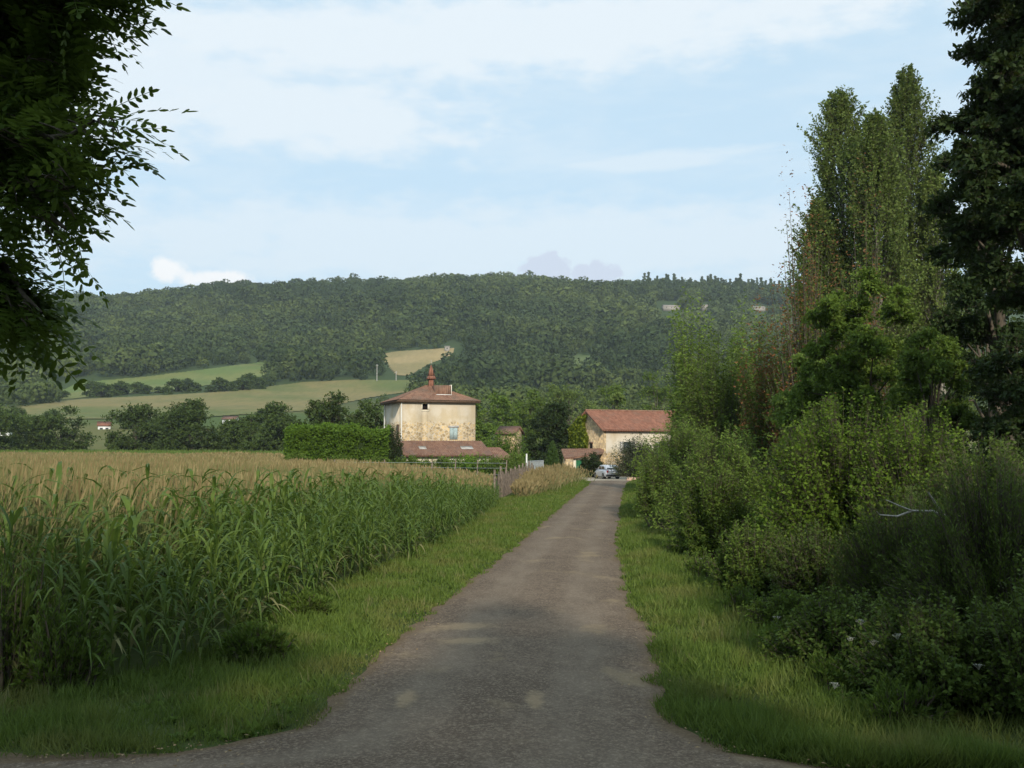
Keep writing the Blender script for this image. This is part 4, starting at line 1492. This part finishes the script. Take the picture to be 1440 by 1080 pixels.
def umbel(px, py, Y, lab):
    p = W(px, py, Y)
    gz = float(H(p[0], Y))
    t = thing('wild_carrot', lab, 'wild flower', (p[0], Y, gz), rng.random() * 6, 'white wild flowers in the right verge')
    h = p[2] - gz
    mb = MB()
    tube(mb, [(.05, 0, 0), (.02, .01, h * .5), (0, 0, h)], [.006, .005, .003], 5)
    mb.build('stem', MT['lf_weed'], t)
    mb = MB()
    n = 60
    a = rng.random(n) * 6.283
    r = np.sqrt(rng.random(n)) * .05
    ci = rng.integers(0, 9, n)
    ca = np.arange(9) * 2.4
    cr = np.sqrt(np.arange(9) / 9) * .048
    P = np.stack([np.cos(ca[ci]) * cr[ci] + np.cos(a) * r * .26, np.sin(ca[ci]) * cr[ci] + np.sin(a) * r * .26, h + .01 + rng.normal(0, .006, n) - cr[ci] * .2], -1)
    Dv = unit(np.stack([np.cos(a), np.sin(a), np.zeros(n)], -1))
    leaves(mb, P, Dv, np.tile([0, 0, 1.], (n, 1)) + rng.normal(0, .3, (n, 3)), np.full(n, .011), np.full(n, .009), rng.random(n))
    vtubes(mb, np.stack([np.tile([0, 0, h - .05], (14, 1)), P[:14]], 1), .0015, 3)
    mb.build('flower_head', MT['umbel'], t)
    mb = MB()
    S = np.tile([.03, .0, 0], (16, 1)) + np.stack([np.zeros(16), np.zeros(16), rng.random(16) * h * .6], -1)
    d = unit(rng.normal(size=(16, 3)) + [0, 0, .4])
    spray(mb, S, S + d * .22, 12, .045, .012, rng, .3, .1)
    mb.build('leaves', MT['lf_weed'], t)


for px, py, Y, lab in [(1210, 873, 11.1, 'white flower head lowest left of the bramble'), (1196, 898, 10.9, 'white flower head closest to the grass verge'), (1228, 902, 10.8, 'white flower beside the one closest to the verge'),
                       (1262, 893, 10.6, 'white flower in the middle of the bramble'), (1173, 962, 10.4, 'lone white flower low at the grass edge'), (1335, 925, 10.2, 'white flower among the lower right bramble'),
                       (1290, 870, 10.9, 'white flower high on the bramble'), (1376, 935, 10.0, 'rightmost white flower in the bramble'), (1092, 868, 13.2, 'far white flower at the verge before the hollow'),
                       (985, 786, 22, 'pale flower spray hanging over the middle of the right verge')]:
    umbel(px, py, Y, lab)
# weeds at the near left corner of the field
for i, (px, Y, top, w, lab) in enumerate([(20, 11.6, 770, 170, 'dark leafy weeds at the lower left edge of the view'), (95, 11.3, 850, 110, 'leafy weeds in front of the first maize plants'), (-30, 13.5, 720, 150, 'tall dark weeds behind the lower left weeds'), (365, 12.9, 880, 90, 'low weeds between maize and verge'), (430, 16.4, 835, 90, 'thin weeds at the maize edge further along the verge')]):
    shrub('weed_clump', lab, px, Y, top, w, MT['lf_weed'], 270 + i, 520, 16, .075, .28, group='weeds at the edge of the maize', cat='weeds', jit=.6, splay=.45, base_r=.8)

for i, (px, Y, top, w, lab) in enumerate([(960, 25.5, 752, 46, 'tall weeds at the foot of the mid green bush'), (985, 20.5, 775, 60, 'tall weeds beside the verge before the low weedy bush'), (1040, 16.2, 825, 70, 'weeds at the verge in front of the dark hollow'),
                                     (1100, 13.4, 880, 80, 'weeds at the verge between hollow and bramble'), (1165, 11.4, 925, 90, 'weeds at the foot of the dark low bramble'), (1260, 10.0, 960, 120, 'weeds in front of the bramble nearest the crossing'), (925, 33, 712, 40, 'tall weeds at the foot of the lower feathery bush')]):
    shrub('weed_clump', lab, px, Y, top, w, MT['lf_weed'], 280 + i, 300, 14, .07, .25, group='weeds along the right verge', cat='weeds', jit=.7, splay=.45, base_r=.9)

# ------------------------------------------------------------------ the tree whose leaves hang into view on the left
MT['lf_robinia'] = leafmat('leaf_robinia', (.034, .062, .01), (.095, .15, .02), (.06, .095, .014), .45, .9, .5, .45)
rng = np.random.default_rng(300)
rob = thing('robinia_tree', 'tree with feathery compound leaves hanging into the view at upper left', 'tree', (-4.6, 4.3, 0))
A = [  # foliage centres: image direction, distance, radius, leaves
    (-40, -60, 5.2, .7, 420), (60, -70, 5.0, .5, 300), (130, -60, 4.8, .35, 110), (190, -50, 4.7, .2, 36), (222, -25, 4.6, .1, 12), (20, 40, 5.4, .42, 330), (85, 25, 5.2, .3, 140), (140, 5, 4.9, .18, 44), (190, -8, 4.7, .11, 16),
    (12, 120, 5.3, .38, 320), (70, 105, 5.0, .2, 66), (105, 75, 4.9, .12, 18), (-60, 200, 5.2, .6, 300), (18, 200, 5.0, .3, 210), (72, 195, 4.7, .19, 64), (118, 185, 4.5, .13, 26), (158, 172, 4.4, .1, 12), (188, 166, 4.35, .07, 7), (212, 178, 4.3, .05, 4),
    (32, 262, 4.9, .2, 70), (82, 262, 4.7, .14, 30), (122, 250, 4.5, .09, 11), (148, 236, 4.4, .08, 7), (108, 300, 4.6, .08, 8), (128, 328, 4.6, .06, 5), (78, 292, 4.8, .09, 9), (150, 290, 4.5, .05, 3),
    (-55, 320, 5.2, .28, 130), (-8, 372, 5.1, .17, 70), (22, 400, 5.0, .13, 36), (0, 422, 5.1, .14, 44), (42, 425, 4.9, .1, 16), (72, 430, 4.8, .07, 7), (38, 450, 4.9, .08, 8), (-60, 430, 5.2, .25, 90), (68, 455, 4.8, .06, 6)]


def compound(rng):
    n = 7
    s = np.linspace(.18, 1, n)
    ln = .27
    bend = rng.uniform(.15, .45)
    mid = np.stack([s * ln, np.zeros(n), -bend * ln * s * s], -1)
    P = np.concatenate([np.repeat(mid, 2, 0), mid[-1:]])
    sd = np.tile([1, -1], n)
    Dv = np.stack([np.full(2 * n, .45), sd * 1., np.full(2 * n, -.25)], -1) + rng.normal(0, .12, (2 * n, 3))
    Dv = unit(np.concatenate([Dv, [[1, 0, -.6]]]))
    N = np.tile([.1, 0, 1.], (len(P), 1)) + rng.normal(0, .25, (len(P), 3))
    S = unit(np.cross(Dv, N))
    L = np.concatenate([np.repeat(.058 * np.sin(.6 + s * 1.9), 2), [.055]])[:, None] * rng.uniform(.85, 1.15, (len(P), 1))
    w = .0205
    V = np.stack([P, P + Dv * L * .3 + S * w * .5, P + Dv * L * .72 + S * w * .48, P + Dv * L, P + Dv * L * .72 - S * w * .48, P + Dv * L * .3 - S * w * .5], 1).reshape(-1, 3)
    b = np.arange(len(P))[:, None] * 6
    F = np.concatenate([b + [0, 1, 2, 5], b + [5, 2, 4, 4]])
    F = np.concatenate([b + [0, 1, 2, 5], b + [2, 3, 4, 5]])
    rV = np.stack([mid + [0, .0018, 0], mid - [0, .0018, 0]], 1).reshape(-1, 3)
    rV = np.concatenate([[[0, .002, 0], [0, -.002, 0]], rV])
    i = np.arange(0, len(rV) - 2, 2)[:, None]
    F = np.concatenate([F, i + len(V) + [0, 2, 3, 1]])
    return np.concatenate([V, rV]), F


CL = [compound(rng) for _ in range(6)]
mb = MB()
tw = MB()
ctr = rob.location
for px, py, Y, r, n in A:
    n = int(n * (1.15 if px < 60 else .9) * (.7 if 240 < py < 400 else .8 if py > 60 else 1))
    px = px * (.8 if 160 < py < 200 and px > 100 else .66) if px > 0 else px
    c = W(px, py, Y) - np.array(ctr[:])
    src = np.array([0.2, .3, 4.2]) if c[2] > 2.6 else np.array([.15, .2, 3.0])
    out = unit(c - src)
    nt_ = max(3, n // 7)
    d = unit(rng.normal(size=(nt_, 3)) + out * .8)
    e = c + d * r * (.3 + .7 * rng.random((nt_, 1)))
    s0_ = c - out * r * .8 + rng.normal(0, .2 * r, (nt_, 3))
    k = np.linspace(0, 1, 4)
    Pp = s0_[:, None] + (e - s0_)[:, None] * k[:, None]
    Pp[..., 2] -= .06 * k * k
    vtubes(tw, Pp, .005 * (1 - .7 * k), 4)
    wi = rng.integers(0, nt_, n)
    t_ = rng.random(n) ** .7
    P = s0_[wi] + (e - s0_)[wi] * t_[:, None]
    P[:, 2] -= .06 * t_ ** 2
    dv = unit(unit(e - s0_)[wi] * .5 + rng.normal(0, .7, (n, 3)) * [1, 1, .5] + out * .5)
    N = unit(np.array([0, 0, 1.]) + rng.normal(0, .35, (n, 3)))
    Sx = unit(np.cross(N, dv))
    Nz = np.cross(dv, Sx)
    M = np.stack([dv, Sx, Nz], -1)
    sc = rng.uniform(.85, 1.2, n)
    for k2 in range(6):
        q_ = np.where(np.arange(n) % 6 == k2)[0]
        if not len(q_):
            continue
        V, F = CL[k2]
        X = np.einsum('nij,vj->nvi', M[q_] * sc[q_, None, None], V) + P[q_][:, None]
        FF = (F[None] + (np.arange(len(q_)) * len(V))[:, None, None]).reshape(-1, 4)
        mb.add(X.reshape(-1, 3), FF, np.repeat(rng.random(len(q_)), len(F)) * .7 + .3 * rng.random(len(q_) * len(F)))
mb.build('leaves', MT['lf_robinia'], rob)
for pts in [[(-40, -60, 5.2), (30, 40, 5.35), (90, 30, 5.2), (140, 5, 4.95), (185, -20, 4.7)], [(-160, 60, 5.2), (-40, 110, 5.2), (40, 170, 5.05), (100, 195, 4.75), (150, 190, 4.5), (200, 170, 4.35)],
            [(-160, 120, 5.1), (-30, 200, 5.1), (50, 250, 4.9), (110, 268, 4.7), (160, 262, 4.5)], [(50, 250, 4.9), (100, 300, 4.7), (140, 322, 4.6)], [(-160, 260, 5.2), (-50, 320, 5.2), (10, 375, 5.1), (50, 415, 4.95), (90, 440, 4.8)], [(-170, -120, 5.2), (40, -80, 5.0), (170, -60, 4.8)]]:
    L_p = [np.array([.2, .3, 4.0 if pts[0][1] < 200 else 3.3])] + [W(p_[0] * .66 if p_[0] > 0 else p_[0], p_[1], p_[2]) - np.array(ctr[:]) for p_ in pts]
    tube(tw, L_p, np.linspace(.04, .006, len(L_p)), 6)
tube(tw, [(0, 0, -.3), (.05, .05, 1.6), (.12, .2, 3.0), (.2, .3, 4.2), (.1, .3, 6.5)], [.2, .17, .15, .13, .05], 12)
tw.build('trunk', MT['bark'], rob)

# ------------------------------------------------------------------ maize
MT['drygrass'] = leafmat('dry_grass', (.1, .13, .04), (.26, .235, .11), (.17, .17, .065), .3, .08, .6, .8, .1)
MT['maize'] = leafmat('maize_leaf', (.06, .11, .02), (.14, .2, .036), (.13, .17, .026), .4, .6, .5, .5, .22)
MT['tassel'] = plain('maize_tassel', (.36, .25, .12), .9, .1, .3, 30)
rng = np.random.default_rng(400)


def maize_leaf(L, w, az, a0, drop, z, seg):
    s = np.linspace(0, 1, seg + 1)
    hr = L * (s * math.cos(a0) + .28 * s * s)
    zz = z + L * (s * math.sin(a0) - drop * s ** 2.2)
    ww = w * np.minimum(1, 4 * s + .35) * (1 - s ** 2.6) + .002
    cx, sx_ = math.cos(az), math.sin(az)
    twist = .25 * np.sin(s * 3 + az)
    c = np.stack([cx * hr, sx_ * hr, zz], -1)
    side = np.stack([-sx_ * np.ones_like(s), cx * np.ones_like(s), twist], -1)
    a = c + side * ww[:, None] * .5 + np.array([0, 0, .18]) * ww[:, None]
    b = c - side * ww[:, None] * .5 + np.array([0, 0, .18]) * ww[:, None]
    V = np.stack([a, c, b], 1).reshape(-1, 3)
    i = np.arange(seg)[:, None] * 3
    F = np.concatenate([i + [0, 1, 4, 3], i + [1, 2, 5, 4]])
    return V, F


def maize_parts(rng, h, seg, nleaf, tass, wide=1.):
    st, lf, ta = MB(), MB(), MB()
    tube(st, [(0, 0, -.05), (.01, 0, h * .5), (0, .015, h * .93)], [.016, .012, .005], 5 if seg > 4 else 3)
    az = rng.random() * 6.28
    for k in range(nleaf):
        f = k / (nleaf - 1)
        az += math.pi + rng.normal(0, .7)
        lower = k < 3 and rng.random() < .3
        V, F = maize_leaf(h * rng.uniform(.42, .58) * (1 - .4 * f * f) * (.75 + .5 * min(1, f * 4)), .085 * wide * (1 - .35 * f), az, R(rng.uniform(52, 68) + 10 * f), rng.uniform(.75, 1.5) * (1 - .4 * f), h * (.1 + .78 * f), seg)
        lf.add(V, F, rng.random(), 1 if lower else 0)
    if tass:
        n = 7
        d = unit(rng.normal(size=(n, 3)) * [1, 1, 0] + [0, 0, 2.2])
        d[0] = [0, 0, 1]
        S = np.tile([0, .015, h * .9], (n, 1)) + np.stack([np.zeros(n), np.zeros(n), rng.random(n) * .06], -1)
        k = np.linspace(0, 1, 3)
        vtubes(ta, S[:, None] + d[:, None] * k[:, None] * .28, np.array([.004, .008, .003]), 3)
    return st, lf, ta


protos = []
for v in range(8):
    h = 1.9
    st, lf, ta = maize_parts(rng, h, 7, 13, False, .92)
    t = thing('maize_plant', 'x', 'maize plant', (0, 0, 0))
    st.build('stalk', MT['maize'], t)
    lf.build('leaves', [MT['maize'], MT['drygrass']], t)
    protos.append(t)


def maize_h(x, y):
    off = maize_edge(y) - x
    h = np.interp(y, [10, 14, 22, 30, 40, 48, 52], [1.75, 1.82, 1.75, 1.6, 1.4, 1.15, .95])
    return h * (.8 + .36 * sm(0, 2.8, off)) * (1 + .1 * wob(x, y, .8))


xs, ys_ = [], []
for k in range(30):
    yv = np.arange(10.6, 51, .26)
    yv = yv + rng.normal(0, .05, len(yv))
    xs.append(maize_edge(yv) - .15 - .62 * k + rng.normal(0, .06, len(yv)))
    ys_.append(yv)
x, y = np.concatenate(xs), np.concatenate(ys_)
k = (y > 11.2 + np.maximum(0, (-4.5 - x) * .12)) & (x > -.62 * y - 2) & (rng.random(len(x)) < .9) & ~(maize_edge(y) - x > np.interp(y, [11, 18, 26, 34, 50], [12, 6.5, 4.6, 3.8, 3]) + 1.2 * wob(x, y, .9))
x, y = x[k], y[k]
hh = maize_h(x, y)
off = maize_edge(y) - x
# what shows largest: the plants of the first rows and those nearest to the camera
score = np.where(off < 1.0, 1.0, np.where(off < 1.6, .72, .35)) / y
order = np.argsort(-score)
near, rest = order[:300], order[300:]
used = [False] * 8
for i in near:
    v = int(rng.integers(0, 8))
    s_ = hh[i] / 1.9 * rng.uniform(.72, 1.14)
    lab = 'green maize plant ' + ('in the outermost row' if off[i] < .5 else 'just behind the outermost row' if off[i] < 1.5 else 'deeper in the field')
    lab += ', close to the crossing' if y[i] < 16 else ', half way along the field' if y[i] < 27 else ', toward the wooden fence'
    if not used[v]:
        o = protos[v]
        used[v] = True
    else:
        o = dup(protos[v])
    o.location = (x[i], y[i], 0)
    o.rotation_euler = (rng.normal(0, .12), rng.normal(0, .12), rng.random() * 6.28)
    o.scale = (s_, s_, s_)
    o['label'] = lab
    o['group'] = 'maize plants along the field edge'
mb = MB()
LOW = []
for v in range(8):
    st, lf, ta = maize_parts(rng, 1.9, 4, 9, False, 1.2)
    q = MB()
    for src, m_ in ((st, 0), (lf, 0), (ta, 1)):
        if not src.V:
            continue
        V, Fs, Ts, Ms = src.arrays()
        q.add(V, np.concatenate(Fs), np.concatenate(Ts), m_)
    LOW.append(q)
for v in range(8):
    i = rest[np.arange(len(rest)) % 8 == v]
    V, Fs, Ts, Ms = LOW[v].arrays()
    F, Tt, Mm = np.concatenate(Fs), np.concatenate(Ts), np.concatenate(Ms)
    s_ = hh[i] / 1.9 * rng.uniform(.7, 1.12, len(i))
    ti = np.clip(.35 + .65 * rng.random(len(i)), 0, 1)
    for m_ in (0, 1):
        kk = Mm == m_
        if not kk.any():
            continue
        inst(mb, (V, F[kk], Tt[kk]), np.stack([x[i], y[i], np.zeros(len(i))], -1), np.stack([s_, s_, s_], -1), rng.random(len(i)) * 6.28, ti, m_, .6)
tag(mb.build('maize_field', [MT['maize'], MT['tassel']]), 'green maize standing thick behind the front rows', 'maize', kind='stuff')
print('maize', len(x))

# ------------------------------------------------------------------ grasses
MT['seed'] = leafmat('grass_seed_head', (.165, .125, .055), (.31, .245, .12), (.25, .165, .085), .25, .06, .6, .9, .1)
MT['grass'] = leafmat('verge_grass', (.062, .104, .018), (.135, .192, .034), (.17, .17, .05), .35, .8, .75, .6, .2)
MT['crop'] = leafmat('green_crop', (.07, .12, .025), (.14, .2, .04), (.1, .15, .03), .3, .05, .5)
rng = np.random.default_rng(500)
mb = MB()
n = 150000
y = 13 + 132 * rng.random(n) ** 1.35
x = rng.uniform(-.62, -.02, n) * y
pxs, _ = proj(x, y, 0 * x)
lim = np.interp(y, [15, 40, 52, 54, 60, 80, 100, 145], [-6, -6, -1.5, -1.3, -.2, -1.5, -9, -12])
inm = (y < 51) & (maize_edge(y) - x < 13)
k = (x < lim) & ~((y < 51) & (maize_edge(y) - x < np.interp(y, [11, 18, 26, 34, 50], [3, 2.4, 1.8, 1.4, 1])) ) & ~((y > 96) & (x > -24)) & (rng.random(n) < np.where(x > -7 - y * .06, .55, 1))
k &= ~((y < 50) & (maize_edge(y) - x < np.interp(y, [11, 18, 26, 34, 50], [11, 6, 4.4, 3.6, 2.8])) & (rng.random(n) < .42))
x, y = x[k], y[k]
n = len(x)
z = H(x, y)
hh = np.interp(x / y, [-.62, -.3, -.15, -.05, 0], [2.1, 1.95, 1.6, 1.0, .7]) * rng.uniform(.7, 1.1, n) * (1 + .15 * wob(x, y, .3)) * np.interp(y, [15, 40, 150], [1.1, 1, .9])
Dv = unit(np.stack([rng.normal(0, .16, n) + .08, rng.normal(0, .16, n), np.ones(n)], -1))
N = unit(np.stack([rng.normal(0, .5, n), -np.ones(n), rng.normal(0, .3, n)], -1))
P = np.stack([x, y, z], -1)
w = .006 + .00042 * y
tt = rng.random(n)
leaves(mb, P, Dv, N, hh, w * 1.6, tt * .8, 0, 0)
for q in (.2, .45):
    D2 = unit(Dv + rng.normal(0, .35, (n, 3)))
    leaves(mb, P + Dv * hh[:, None] * q, D2, N, hh * .5, w * 1.6, tt * .5, 0, 0)
k = rng.random(n) < np.clip(.5 + .5 * wob(x, y, .22) + .25 * wob(y, x, .9), .1, .9)
leaves(mb, (P + Dv * hh[:, None] * .8)[k], unit(Dv + rng.normal(0, .12, (n, 3)))[k], N[k], (.26 + .12 * rng.random(n))[k] * np.clip(hh[k] / 1.2, .6, 1.2), (w * 3.0)[k], tt[k], 1, 0)
tag(mb.build('tall_grass', [MT['drygrass'], MT['seed']]), 'tall tan seeding grass filling the field behind the maize', 'grass', kind='stuff')
# dry grass beside the fence
mb = MB()
n = 9000
u = rng.random(n)
y = 54 + 37 * u
x = np.interp(y, [54, 62, 80, 92], [.25, 1.15, 2.6, 3.9]) + np.abs(rng.normal(0, 1, n)) * np.interp(y, [54, 65, 80, 92], [.25, .6, 1.0, 1.1])
P = np.stack([x, y, H(x, y)], -1)
Dv = unit(rng.normal(0, .4, (n, 3)) * [1, 1, 0] + [0, 0, 1])
N = unit(np.stack([rng.normal(0, .5, n), -np.ones(n), rng.normal(0, .3, n)], -1))
hh = rng.uniform(.35, 1.5, n) * (1 + .35 * wob(x, y, 1.3)) * np.interp(y, [54, 64, 92], [.5, 1, .9])
leaves(mb, P, Dv, N, hh, np.full(n, .05), .5 + .5 * rng.random(n), 0, 0)
leaves(mb, P + Dv * hh[:, None] * .75, Dv, N, np.full(n, .3), np.full(n, .09), .4 + .6 * rng.random(n), 1, 0)
tag(mb.build('dry_grass', [MT['drygrass'], MT['seed']]), 'straw coloured dry grass between the paling fence and the lane', 'grass', kind='stuff')
# low green crop far behind the dry field
mb = MB()
n = 26000
y = rng.uniform(148, 200, n)
x = rng.uniform(-.52, -.2, n) * y
Dv = unit(rng.normal(0, .35, (n, 3)) * [1, 1, 0] + [0, 0, 1])
N = unit(rng.normal(size=(n, 3)) + [0, -1, .5])
leaves(mb, np.stack([x, y, H(x, y)], -1), Dv, N, rng.uniform(.8, 1.3, n), np.full(n, .25), rng.random(n), 0, 0)
tag(mb.build('green_crop', MT['crop']), 'bright green strip of crop in front of the hedgerow trees', 'crop', kind='stuff')


def verge(n, ymin, ymax, xl, xr, hlo, hhi, pw=1.9):
    y = ymin + (ymax - ymin) * rng.random(n) ** pw
    a, b = xl(y), xr(y)
    u = rng.random(n)
    x = a + (b - a) * u
    cl = .5 + .5 * wob(x * 3.1, y * 2.7) + .3 * wob(x * 9, y * 8)
    k = rng.random(n) < .35 + .75 * cl
    x, y, u, cl = x[k], y[k], u[k], cl[k]
    n = len(x)
    edge = np.minimum(u, 1 - u) * (b - a)[k]
    hh = (hlo + (hhi - hlo) * rng.random(n) ** 1.5) * (.6 + .7 * np.clip(cl, 0, 1)) * (.5 + .5 * sm(0, .4, edge))
    Dv = unit(rng.normal(0, .5, (n, 3)) * [1, 1, 0] + [0, 0, 1])
    N = unit(rng.normal(size=(n, 3)) + [0, -.8, .3])
    w = np.clip(.0045 + .0006 * y, .008, .05)
    return np.stack([x, y, H(x, y)], -1), Dv, N, hh, w * rng.uniform(.7, 1.3, n), np.clip(rng.random(n) * .8 + .2 * cl, 0, 1)


mb = MB()
for args in ((175000, 8.85, 92, lambda y: np.minimum(maize_edge(np.minimum(y, 51)) + np.interp(y, [51, 60, 92], [0, 1.8, 4.4]) - .5, lane_l(y) - .5), lambda y: lane_l(y) + .06 + .12 * wob(y * 5, y * 2.3), .06, .22),
             (28000, 8.85, 12.2, lambda y: -14 + 0 * y, lambda y: np.minimum(lane_l(y) - .1, -2.4 - (12.2 - y) * .1), .07, .26, 1.4),
             (150000, 8.5, 92, lambda y: lane_r(y) - .07 - .12 * wob(y * 4.3, y * 2.9), lambda y: lane_r(y) + np.interp(y, [8, 12, 20, 36, 60, 92], [2.6, 2.3, 1.9, 1.5, 1.6, 2.2]), .08, .28),
             (26000, 8.15, 10.5, lambda y: np.maximum(lane_r(y), 2.0), lambda y: 9 + 0 * y, .06, .22, 1.2)):
    P, Dv, N, hh, w, t_ = verge(*args)
    k = ~((P[:, 1] < np.interp(P[:, 0], [-14, -6, -3, -2], [9.38, 9.24, 8.98, 8.8])) & (P[:, 0] < -2.0)) | (rng.random(len(P)) < .12)
    leaves(mb, P[k], Dv[k], N[k], hh[k], w[k], t_[k], 0, .1)
for n, ymin, ymax, xl, xr in ((900, 9.4, 50, lambda y: maize_edge(y) - .3, lambda y: lane_l(y) - .1), (800, 8.8, 50, lambda y: lane_r(y) + .1, lambda y: lane_r(y) + 2)):
    # broad leaved weeds and taller tufts in the turf
    y = ymin + (ymax - ymin) * rng.random(n) ** 1.9
    x = xl(y) + (xr(y) - xl(y)) * rng.random(n)
    k = wob(x * 1.4 + 3, y * 1.1) + rng.normal(0, .3, n) > .05
    x, y = x[k], y[k]
    for m_, cnt, L0, W0, upv in ((1, 9, .11, .05, .35), (2, 9, .2, .006, 1.8)):
        sel = rng.random(len(x)) < (.7 if m_ == 1 else .2)
        q = np.repeat(np.stack([x[sel], y[sel], H(x[sel], y[sel]) + .01], -1), cnt, 0) + rng.normal(0, .025, (sel.sum() * cnt, 3)) * [1, 1, 0]
        Dv = unit(rng.normal(size=q.shape) * [1, 1, .3] * (.9 if m_ == 1 else .35) + [0, 0, upv])
        N = unit(rng.normal(0, .4, q.shape) + [0, -.2, 1])
        leaves(mb, q, Dv, N, L0 * rng.uniform(.5, 1.3, len(q)), W0 * (1 + .03 * q[:, 1]) * rng.uniform(.7, 1.2, len(q)), rng.random(len(q)), m_)
tag(mb.build('verge_grass', [MT['grass'], MT['lf_weed'], MT['drygrass']]), 'short green grass growing on both verges of the lane', 'grass', kind='stuff')
# loose grit on the lane and its edges
ov_, of_ = ico(1)
of_ = np.concatenate([of_, of_[:, 2:3]], 1)
n = 7000
y = 8.2 + 14 * rng.random(n) ** 1.7
u = np.where(rng.random(n) < .62, rng.random(n), np.where(rng.random(n) < .5, rng.random(n) ** 2 * .12 - .02, 1.02 - rng.random(n) ** 2 * .12))
x = lane_l(y) + (lane_r(y) - lane_l(y)) * u
s_ = rng.uniform(.003, .012, n) * rng.uniform(.6, 1.4, n)
mb = MB()
inst(mb, (ov_, of_, np.full(len(of_), .5)), np.stack([x, y, np.full(n, .03)], -1), np.stack([s_, s_ * 1.2, s_ * .7], -1), rng.random(n) * 6, rng.random(n))
MT['grit'] = leafmat('grit', (.12, .1, .085), (.36, .31, .25), (.2, .17, .13), .0, 3, .4, .9)
tag(mb.build('grit', MT['grit']), 'loose grit scattered over the worn lane', 'gravel', kind='stuff')
# fallen leaves and straw along the edges of the lane
n = 420
y = 8.3 + 9 * rng.random(n) ** 1.6
sd = rng.random(n) < .5
x = np.where(sd, lane_l(y) + np.abs(rng.normal(0, .3, n)) - .12, lane_r(y) - np.abs(rng.normal(0, .3, n)) + .12)
k = rng.random(n) < .3
x = np.where(k, rng.uniform(-7, -2, n), x)
y = np.where(k, rng.uniform(8.4, 9.3, n), y)
a = rng.random(n) * 6.28
Dv = np.stack([np.cos(a), np.sin(a), rng.normal(0, .15, n)], -1)
mb = MB()
leaves(mb, np.stack([x, y, np.full(n, .05)], -1), unit(Dv), unit(rng.normal(0, .3, (n, 3)) + [0, 0, 1]), rng.uniform(.02, .06, n), rng.uniform(.012, .03, n), rng.random(n), 0, .2)
tag(mb.build('leaf_litter', leafmat('fallen_leaf', (.16, .1, .05), (.4, .28, .15), (.3, .2, .1), .1)), 'fallen leaves and straw bits along the edges of the lane', 'leaf litter', kind='stuff')
# trees of the hedge between the two hillside pastures
rng = np.random.default_rng(600)
first = None
for i, px in enumerate([92, 128, 142, 160, 172, 192, 207, 222, 234, 248, 262, 276, 296, 310, 324, 340, 352, 364]):
    x, Y = onhill(px, np.interp(px, [90, 370], [560, 547]) + rng.normal(0, 1.2))
    if first is None:
        first = tree('hillside_tree', 'dark tree in the hedge across the hillside pasture', px, Y, 540, 26, 1.2, MT['lf_hedge'], 601, None, 18, 20, 6, .4, 1.1, 'trees of the hillside hedge', zlow=-.9, low=.5)
        o = first
    else:
        o = dup(first)
    s_ = rng.uniform(.55, 1.25)
    o.location = (x, Y, float(H(x, Y)))
    o.rotation_euler.z = rng.random() * 6
    o.scale = (s_ * rng.uniform(.9, 1.5), s_ * 1.1, s_)
for i in range(22):
    px = rng.uniform(-20, 420)
    Y = rng.uniform(290, 370)
    if 120 < px < 175 or 300 < px < 350:
        continue
    x = ray(px, 600)[0] * Y
    o = dup(first, label='dark tree scattered on the valley floor behind the hedgerow')
    o['group'] = 'scattered trees on the valley floor'
    s_ = rng.uniform(.5, .95)
    o.location = (x, Y, float(H(x, Y)))
    o.rotation_euler.z = rng.random() * 6
    o.scale = (s_ * rng.uniform(.8, 1.4), s_, s_)
print('objects', len(SC.objects))
